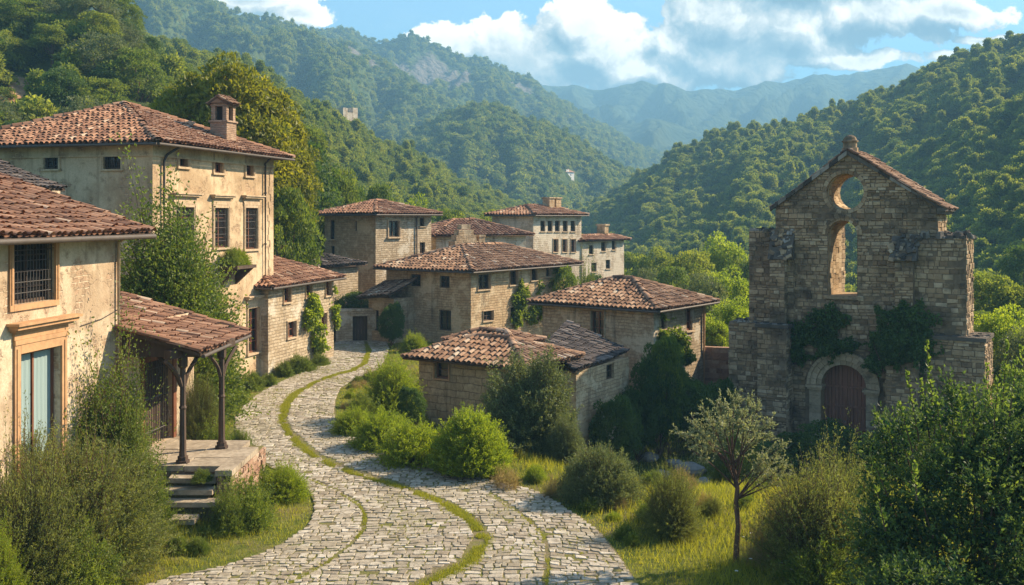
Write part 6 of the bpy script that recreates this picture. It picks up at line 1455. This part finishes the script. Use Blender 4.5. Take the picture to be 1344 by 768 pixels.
for (k_, px_, yt, w_, Y, lb_) in (('bright', 1318, 392, 90, 50, 'bright tree right of the church at the picture edge'), ('broad0', 1300, 348, 84, 66, 'green tree rising beside the church right shoulder'), ('dark', 1338, 312, 70, 86, 'dark tree highest at the right edge beyond the church'), ('broad1', 1370, 360, 90, 64, 'broad tree cut by the right picture edge'), ('broad2', 1290, 400, 60, 58, 'green tree against the church right wall'), ('grey', 1345, 420, 80, 46, 'grey-green tree low at the right edge')):
    tree(k_, px_, yt, w_, Y, float(H((px_ - CX) / F * Y, Y)), lb_, G)

for i, (px_, yt, w_, Y, lb_) in enumerate(((1296, 470, 70, 46, 'leafy bush against the church right plinth'), (1345, 470, 90, 40, 'leafy bush behind the laurels at the right edge'), (1400, 430, 110, 48, 'leafy bush beyond the right picture edge'), (1330, 500, 80, 34, 'low leafy bush just behind the laurels'), (1420, 480, 110, 38, 'low leafy bush beyond the laurels, cut off by the picture edge'))):
    tree('bower', px_, yt, w_, Y, float(H((px_ - CX) / F * Y, Y)) - .1, lb_, 'bushes on the meadow right of the church', 'shrub', 'shrub')

# wooded bank above the villa: trees one can tell apart, scattered over the slope
rr = np.random.RandomState(5); hb = HILLS['bank']; cnt = 0; G = 'trees on the bank above the villa'
kinds = ['broad0', 'broad1', 'broad2', 'dark', 'bright', 'grey', 'broad0', 'broad1', 'dark']
words_k = dict(broad0='green broadleaf', broad1='rounded green broadleaf', broad2='small-leaved green', dark='dark green narrow', bright='bright green rounded', grey='grey-green')
vs_ = np.linspace(0.02, 0.92, 11)
for vi, v_ in enumerate(vs_):
    for ui in range(26):
        U = np.array((ui + rr.uniform(-.45, .45) + (vi % 2) * .5) / 26); V_ = np.array(np.clip(v_ + rr.uniform(-.05, .05), 0, 1)); P_, rk_ = hb.point(U, V_); P_ = P_.reshape(-1)
        pxl = CX + P_[0] / P_[1] * F
        if rk_ > .30 or (-60 < pxl < 75 and .40 < V_ < .62) or pxl < -130 or pxl > 440 or rr.rand() < .06: continue
        k_ = kinds[rr.randint(len(kinds))]; sc = rr.uniform(.62, 1.0)
        o = place('tree', '%s tree, one of many covering the bank above the villa roof' % words_k[k_], 'tree', P_ - (0, 0, .3), TK[k_](), (sc * 1.0, sc * 1.0, sc * rr.uniform(.8, 1.0)), rr.uniform(0, 6), '%s trees on the bank above the villa' % words_k[k_]); cnt += 1
shrub('gmound', 30, 60, 80, 60, 'sunlit bush beside the bare earth patch high on the bank', Y=100, z=float(hb.point(np.array(.55), np.array(.35))[0][2]))

# ---- thin tree on the right verge
def thin_tree():
    rr = np.random.RandomState(77); b0 = onz(966, 738, float(H(4.9, 21.4))); root = thing('young_tree', 'thin young tree with a bare reddish trunk and airy silvery crown on the right verge', 'tree', b0)
    def w(px, py, dy=0.0): return at(px, py, b0[1] + dy)
    tk = MB(); trunk = [w(966, 742), w(967, 715), w(969, 690), w(966, 660), w(968, 640), w(963, 615), w(961, 596)]
    tk.tube(trunk, [.075, .062, .058, .052, .048, .042, .036], 8)
    ends = [(895, 570, .3), (905, 552, -.3), (915, 585, 0), (925, 540, .4), (935, 560, -.5), (942, 528, .2), (958, 535, -.2), (965, 520, .3), (975, 545, -.6), (985, 560, .5), (992, 538, 0), (1010, 556, .2), (1003, 575, -.4), (1025, 585, .1), (1030, 610, 0), (1015, 622, .3), (1000, 600, -.3), (930, 590, .5), (950, 560, -.8), (975, 575, .8), (1020, 600, -.5), (905, 590, -.4), (948, 548, .7), (1035, 625, .2), (918, 566, .6), (980, 530, -.3), (998, 612, .4)]
    mb = MB(); P, D, tone = [], [], []
    for (ex, ey, dy) in ends:
        st_ = w(967, 655) if (ey > 595 and ex > 990) else [w(966, 640), w(963, 624), w(962, 610), w(961, 598)][rr.randint(4)]; e_ = w(ex + rr.uniform(-3, 3), ey, dy * .9); mid = st_ * .45 + e_ * .55 + np.array([0, 0, .12 if ey < 595 else -.05]); t = np.linspace(0, 1, 8); path = bez(st_[None], mid[None], e_[None], t[:, None]); tk.tube(path, np.linspace(.022, .006, 8), 5)
        for j in range(19):                                     # leafy twigs off each branch
            q = rr.uniform(.50, 1.0); b_ = bez(st_, mid, e_, q); dirn = nrm((e_ - st_) * .7 + rr.normal(0, .5, 3) * np.linalg.norm(e_ - st_) * .8 + (0, 0, .1)); ln = rr.uniform(.14, .36); tn = rr.normal(.5, .15)
            tk.tube([b_, b_ + dirn * ln], [.004, .002], 3, cap=False); n_ = 20; s_ = rr.uniform(.1, 1.05, n_)[:, None]; P.append(b_ + dirn * ln * s_); D.append(dirn * .8 + rr.normal(0, .6, (n_, 3))); tone.append(np.clip(tn + rr.normal(0, .15, n_), 0, 1))
    P, D, tone = np.concatenate(P), np.concatenate(D), np.concatenate(tone); leaf_quads(mb, P, D, .064 * rr.uniform(.6, 1.3, len(P)), .026 * rr.uniform(.7, 1.2, len(P)), rr, tone)
    mb.build('crown', M['leaf_silver'], root); tk.build('trunk', M['bark'], root, smooth=True)
thin_tree()

# ---- big glossy laurel bushes at the right edge
def laurel(x, Y, z, rx_, ry_, h, seed, label, clumps=260, per=90, tips=(), leaf=(.105, .046)):
    rr = np.random.RandomState(seed); n = clumps; th_ = rr.uniform(0, 2 * np.pi, n); el = np.arcsin(rr.uniform(-.05, 1, n)); q = rr.uniform(.35, 1.0, n) ** .5
    k_ = .84 + .5 * (fbm(np.cos(th_) * 1.7 + 3, np.sin(th_) * 1.7 + el * 1.9, seed, 4) - .45)
    cz = h * .42; C = np.stack([np.cos(th_) * np.cos(el) * rx_ * q * k_, np.sin(th_) * np.cos(el) * ry_ * q * k_, cz + (h - cz) * np.sin(el) * q * k_], -1)
    lowc = rr.rand(n) < .38; C[lowc, 2] = rr.uniform(.15, cz * 1.1, lowc.sum())
    dr_ = nrm(C - np.array([0, 0, cz * .8])); sz = rr.uniform(.22, .46, n)
    # every clump is a spray of short leafy twigs
    tw = 9; kq = per // tw; dirs = nrm(dr_[:, None] * .9 + rr.normal(0, .62, (n, tw, 3)) + np.array([0, 0, .38])); t = rr.uniform(.15, 1.0, (n, tw, kq)); P = C[:, None, None] + dirs[:, :, None] * (t * sz[:, None, None] * 1.5)[..., None]
    D = dirs[:, :, None] * .8 + rr.normal(0, .62, P.shape); sh_ = (1 - .35 * t)
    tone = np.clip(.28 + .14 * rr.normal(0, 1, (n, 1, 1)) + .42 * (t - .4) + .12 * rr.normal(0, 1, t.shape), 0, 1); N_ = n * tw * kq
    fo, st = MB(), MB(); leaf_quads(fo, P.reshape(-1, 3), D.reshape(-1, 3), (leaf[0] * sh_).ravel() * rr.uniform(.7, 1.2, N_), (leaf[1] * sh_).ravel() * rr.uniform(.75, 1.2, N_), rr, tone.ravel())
    base = np.array([x, Y, z])
    for i in range(0, n, 7): st.tube([np.array([C[i, 0] * .12, C[i, 1] * .12, 0.0]), C[i] * np.array([.5, .5, .55]), C[i]], [.03, .018, .008], 4, cap=False)
    for (px_, py_, dy, ln) in tips:                             # upright leafy shoots above the dome
        e_ = at(px_, py_, Y + dy) - base; a_ = e_ * np.array([.82, .82, 1]) - np.array([0, 0, ln * 1.5]); n_ = int(60 * ln / .6); t1 = rr.uniform(.1, 1.0, n_); P1 = a_ + (e_ - a_) * t1[:, None]; an = rr.uniform(0, 6.28, n_); D1 = np.stack([np.cos(an), np.sin(an), .7 + 1.2 * t1 ** 3], -1)
        leaf_quads(fo, P1, D1, .115 * rr.uniform(.6, 1.15, n_) * (1.1 - .5 * t1), .046 * rr.uniform(.8, 1.2, n_), rr, np.clip(.85 + .1 * rr.normal(0, 1, n_), 0, 1)); st.tube([a_, e_], [.012, .004], 5)
    root = thing('laurel_bush', label, 'shrub', base)
    for nm, mb_, mt in (('foliage', fo, 'leaf_laurel'), ('stem', st, 'bark')):
        me = mesh_of(mb_, nm, M[mt]); c = bpy.data.objects.new(nm, me); COL.objects.link(c); c.parent = root
zg = float(H(7.0, 15.2))
tipsA = [(1216, 446, 0, 1.0), (1190, 488, -.3, .7), (1246, 500, .2, .6), (1322, 448, .2, .8), (1335, 470, -.3, .6), (1296, 478, .3, .5), (1278, 508, -.2, .5), (1165, 560, .1, .6), (1140, 588, -.2, .5), (1228, 520, -.5, .5), (1180, 530, -.4, .5), (1208, 500, .3, .6), (1310, 500, -.6, .5), (1150, 545, .4, .45), (1260, 520, -.7, .5)]
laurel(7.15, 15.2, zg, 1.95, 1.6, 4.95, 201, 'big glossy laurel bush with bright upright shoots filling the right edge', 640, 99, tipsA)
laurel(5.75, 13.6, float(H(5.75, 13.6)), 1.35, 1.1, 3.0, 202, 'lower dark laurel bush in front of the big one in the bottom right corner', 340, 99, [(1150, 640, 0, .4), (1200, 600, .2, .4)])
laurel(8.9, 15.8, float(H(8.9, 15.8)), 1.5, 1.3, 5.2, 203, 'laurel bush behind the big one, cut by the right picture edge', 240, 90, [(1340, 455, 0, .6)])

# ---- wild tufts in the verges
def wild():
    rr = np.random.RandomState(21); spots = []
    while len(spots) < 120:
        y = 18 + 30 * rr.rand() ** 1.3; yc = min(max(y, Y0R), Y1R); side = rr.rand() < .75; d_ = .35 + 8 * rr.rand() ** 1.6 if side else .4 + 3.0 * rr.rand(); x = float(rx('R', yc)) + d_ if side else float(rx('L', yc)) - d_
        if abs(x - 4.8) < 1.3 and y < 23: continue
        if abs(x / y) > .52 or (not side and (x < -9.2 or (23 < y < 28 and x < -6.6))): continue
        if side and y > 34 and x > -4 and x < 14 and d_ > 3: continue
        spots.append((x, y, side, d_))
    for x, y, side, d_ in spots:
        k_ = ['weed', 'gmound', 'strawy', 'feather2', 'dry', 'weed', 'strawy', 'hedge'][rr.randint(8)] if side else ['weed', 'gmound', 'weed', 'strawy'][rr.randint(4)]; s_ = rr.uniform(.16, .34) * (1 + .10 * min(d_, 5)); h_ = s_ * rr.uniform(.8, 1.5)
        place('wild_plant', 'small wild plant, one of many tufts along the %s verge of the street' % ('right' if side else 'left'), 'plant', (x, y, float(H(x, y)) - .03), K[k_](), (s_, s_, h_), rr.uniform(0, 6), 'wild plants along the %s verge of the street' % ('right' if side else 'left'))
wild()

# ================================================================== GRASS
def grass():
    rr = np.random.RandomState(9); mb = MB()
    def blades(x, y, hgt, wid, tone, z=None):
        n = len(x); z = H(x, y) if z is None else z; P = np.stack([x, y, z - .01], -1); D = np.stack([rr.normal(0, .38, n), rr.normal(0, .38, n), np.ones(n)], -1); D = nrm(D) * (hgt * rr.uniform(.5, 1.35, n))[:, None]
        a = rr.uniform(0, 6.28, n); S = np.stack([np.cos(a), np.sin(a), 0 * a], -1) * (wid * rr.uniform(.6, 1.3, n))[:, None]; V = np.stack([P - S, P + S, P + D], 1).reshape(-1, 3); mb.add(V, np.arange(3 * n).reshape(n, 3), np.clip(tone + rr.normal(0, .14, n), 0, 1))
    # verges
    n = 620000; y = 14.5 + 44 * rr.rand(n) ** 1.7; x = rr.uniform(-.56, .54, n) * y; yc = np.clip(y, Y0R, Y1R); L, R = rx('L', yc), rx('R', yc)
    ragged = (vnoise(x * 3, y * 3, 2) - .5) * .22
    dl, dr = L - x, x - R; off = np.maximum(dl, dr); keep = (off > ragged - .07)
    dens = np.clip(.55 + 1.1 * (fbm(x * .5, y * .5, 8, 4) - .42), .08, 1); dens = dens * np.where(off < .5, 1.25, 1)
    far_shade = np.where((dr > 5) & (y > 28), .25, 1); keep &= rr.rand(n) < dens * far_shade
    x, y, off = x[keep], y[keep], off[keep]; patch = fbm(x * .45 + 9, y * .45, 6, 4); hgt = np.interp(off, [0, .6, 2.5], [.06, .13, .26]) * (.5 + 1.1 * patch); blades(x, y, hgt, np.interp(y, [14, 60], [.007, .017]), .25 + .75 * patch)
    # grass strip in the middle of the street and the two thin lines
    n = 70000; y = rr.uniform(Y0R, Y1R - 2, n); S = rx('S', y); sh = strip_half(y); x = S + np.clip(rr.normal(0, .50, n), -1.4, 1.4) * sh * (.6 + .9 * vnoise(y * 2.3, y * 0, 4)); kk_ = fbm(x * 2.5, y * 1.6, 31, 4) > .36; x, y, sh, n = x[kk_], y[kk_], sh[kk_], int(kk_.sum()); blades(x, y, np.full(n, .075), np.interp(y, [14, 60], [.005, .013]), .55 + .3 * (fbm(x * 2, y * 2, 3, 3) - .5), np.full(n, .01))
    for q in ('a', 'b'):
        t = THIN[q]; n = 4200 if q == 'a' else 1500; y = rr.uniform(t[0, 0], t[-1, 0], n); x = np.interp(y, t[:, 0], t[:, 1]) + rr.normal(0, .03, n); k = vnoise(y * 2.2, y * 0 + 1, 5) > .3; blades(x[k], y[k], np.full(k.sum(), .05), np.full(k.sum(), .006), np.full(k.sum(), .5), np.full(k.sum(), .01))
    # sprigs in the joints
    n = 9000; y = Y0R + (Y1R - Y0R) * rr.rand(n) ** 1.5; t = rr.rand(n); x = rx('L', y) * (1 - t) + rx('R', y) * t; k = fbm(x * .8, y * .8, 12, 3) > .52; x, y = x[k], y[k]; x = np.repeat(x, 7) + rr.normal(0, .02, 7 * len(x)); y = np.repeat(y, 7) + rr.normal(0, .02, 7 * len(y)); blades(x, y, np.full(len(x), .055), np.full(len(x), .005), np.full(len(x), .5), np.full(len(x), .015))
    tag(mb.build('grass', M['grass']), None, None, kind='stuff')
grass()

# small white flowers in the grass on the right verge
def flowers():
    rr = np.random.RandomState(4); mats = m_simple('white_petals', (0.75, 0.72, 0.64), .8, .2, 4, .2)
    for i in range(16):
        px_, py_ = rr.uniform(960, 1110), rr.uniform(700, 768); p = onz(px_, py_, .1); p[2] = float(H(p[0], p[1])); mb = MB(); hh = rr.uniform(.28, .42)
        for k in range(6):
            a = k * 1.047; c = p + np.array([0, 0, hh]); mb.add([c, c + np.array([math.cos(a - .3) * .03, math.sin(a - .3) * .03, .008]), c + np.array([math.cos(a) * .045, math.sin(a) * .045, .0]), c + np.array([math.cos(a + .3) * .03, math.sin(a + .3) * .03, .008])], [(0, 1, 2, 3)])
        mb.tube([p, p + np.array([0, 0, hh])], .004, 4, m=1); tag(mb.build('flower', [mats, M['grass']]), 'tiny white flower in the grass right of the thin tree', 'flower', 'white flowers in the grass right of the thin tree')
flowers()

# ================================================================== FORESTS ON THE HILLS (far-off woods that read as one mass)
FC = bpy.data.collections.new('forest_crowns')
def crown_set(tag_, mat, seeds, clumps, per, leaf, cr):
    col = bpy.data.collections.new('crowns_' + tag_)
    for i, (sd, kw_) in enumerate(seeds):
        kw2 = dict(h=6.0, r=2.7, trunk=.08, clumps=clumps, per=per, leaf=leaf, cr=cr, low=-.35); kw2.update(kw_); fo, _ = tree_meshes(sd, **kw2); o = bpy.data.objects.new('crown_%s_%d' % (tag_, i), mesh_of(fo, 'crown', M[mat])); col.objects.link(o)
    return col
CN = crown_set('near', 'leaf_forest', [(301, {}), (302, dict(h=7.5, r=2.2)), (303, dict(h=5, r=3.1, flat=.55)), (304, dict(h=6.5, r=2.6, clumps=26, cr=1.15)), (305, dict(h=9, r=1.7, narrow=.6, clumps=40)), (306, dict(h=4.2, r=2.9, clumps=30, cr=.8))], 42, 30, (.55, .36), .95)
CF_ = crown_set('far', 'leaf_far', [(311, {}), (312, dict(h=8, r=2.0, narrow=.4)), (313, dict(h=4.6, r=3.2)), (314, dict(h=6.4, r=2.4, clumps=14, cr=1.4))], 20, 14, (1.3, .9), 1.2)
def forest_group(col):
    ng = bpy.data.node_groups.new('forest_scatter', 'GeometryNodeTree'); ng.interface.new_socket('Geometry', in_out='INPUT', socket_type='NodeSocketGeometry'); ng.interface.new_socket('Geometry', in_out='OUTPUT', socket_type='NodeSocketGeometry')
    N = ng.nodes; gi = N.new('NodeGroupInput'); go = N.new('NodeGroupOutput'); ip = N.new('GeometryNodeInstanceOnPoints'); ci = N.new('GeometryNodeCollectionInfo'); ci.inputs['Collection'].default_value = col; ci.inputs['Separate Children'].default_value = True; ci.inputs['Reset Children'].default_value = True
    ip.inputs['Pick Instance'].default_value = True
    def na(name, typ): a = N.new('GeometryNodeInputNamedAttribute'); a.data_type = typ; a.inputs['Name'].default_value = name; return a.outputs[0]
    L = ng.links; L.new(gi.outputs[0], ip.inputs['Points']); L.new(ci.outputs[0], ip.inputs['Instance']); L.new(na('kindex', 'INT'), ip.inputs['Instance Index']); L.new(na('turn', 'FLOAT_VECTOR'), ip.inputs['Rotation']); L.new(na('size', 'FLOAT_VECTOR'), ip.inputs['Scale']); L.new(ip.outputs[0], go.inputs[0]); return ng
def forest(name, P, size, ngroup, nk, seed):
    rr = np.random.RandomState(seed); n = len(P); me = bpy.data.meshes.new(name); me.vertices.add(n); me.vertices.foreach_set('co', P.astype(np.float32).ravel())
    a = me.attributes.new('kindex', 'INT', 'POINT'); a.data.foreach_set('value', rr.randint(0, nk, n).astype(np.int32))
    b = me.attributes.new('turn', 'FLOAT_VECTOR', 'POINT'); t = np.zeros((n, 3), np.float32); t[:, 2] = rr.uniform(0, 6.28, n); b.data.foreach_set('vector', t.ravel())
    c = me.attributes.new('size', 'FLOAT_VECTOR', 'POINT'); s_ = size[:, None] * rr.uniform(.85, 1.15, (n, 3)); c.data.foreach_set('vector', s_.astype(np.float32).ravel())
    me.update(); o = bpy.data.objects.new(name, me); COL.objects.link(o); mod = o.modifiers.new('scatter', 'NODES'); mod.node_group = ngroup; tag(o, None, None, kind='stuff'); return o
GN_, GF_ = forest_group(CN), forest_group(CF_)
def on_hill(key, n, seed, vmax=1.0, vmin=-.08, rock=.4, pxr=(-140, 1480), dens=None, clear=None):
    h_ = HILLS[key]; rr = np.random.RandomState(seed); U = rr.rand(n); V = rr.uniform(vmin, vmax, n); P, rk_ = h_.point(U, V); px_ = CX + P[:, 0] / P[:, 1] * F; k = (rk_ < rock * (.7 + .6 * rr.rand(n))) & (px_ > pxr[0]) & (px_ < pxr[1])
    if clear: pyy = HY - (P[:, 2] - ZC) / P[:, 1] * F; k &= ~((px_ > clear[0]) & (px_ < clear[2]) & (pyy > clear[1]) & (pyy < clear[3]))
    if dens is not None: k &= fbm(P[:, 0] * dens, P[:, 1] * dens, seed, 4) > .34
    return P[k] - (0, 0, .4), rr
def wood(name, key, n, seed, smin, smax, far=False, **kw):
    P, rr = on_hill(key, n, seed, **kw); sz = smin + (smax - smin) * rr.rand(len(P)) ** 1.6; forest(name, P, sz, GF_ if far else GN_, 4 if far else 6, seed)
wood('forest', 'slope', 15000, 1, .25, .85, clear=(428, 120, 472, 160))
wood('forest', 'right', 24000, 2, .32, .95)
wood('forest', 'right2', 10000, 3, .22, .85)
wood('forest', 'right3', 4200, 4, .25, .75)
wood('forest', 'mountain', 22000, 5, .5, 1.15, True)
wood('forest', 'knoll', 9000, 6, .45, 1.0, True, clear=(732, 224, 770, 249))
wood('forest', 'peak', 20000, 7, .7, 1.4, True, rock=.3)
wood('forest', 'bank', 900, 8, .4, .8, vmin=.1)
rr = np.random.RandomState(6); n = 2600; Yv = 108 + 320 * rr.rand(n) ** 1.2; xv = rr.uniform(-.12, .62, n) * Yv; forest('forest', np.stack([xv, Yv, H(xv, Yv) - .3], -1), .5 + .6 * rr.rand(n), GN_, 6, 9)
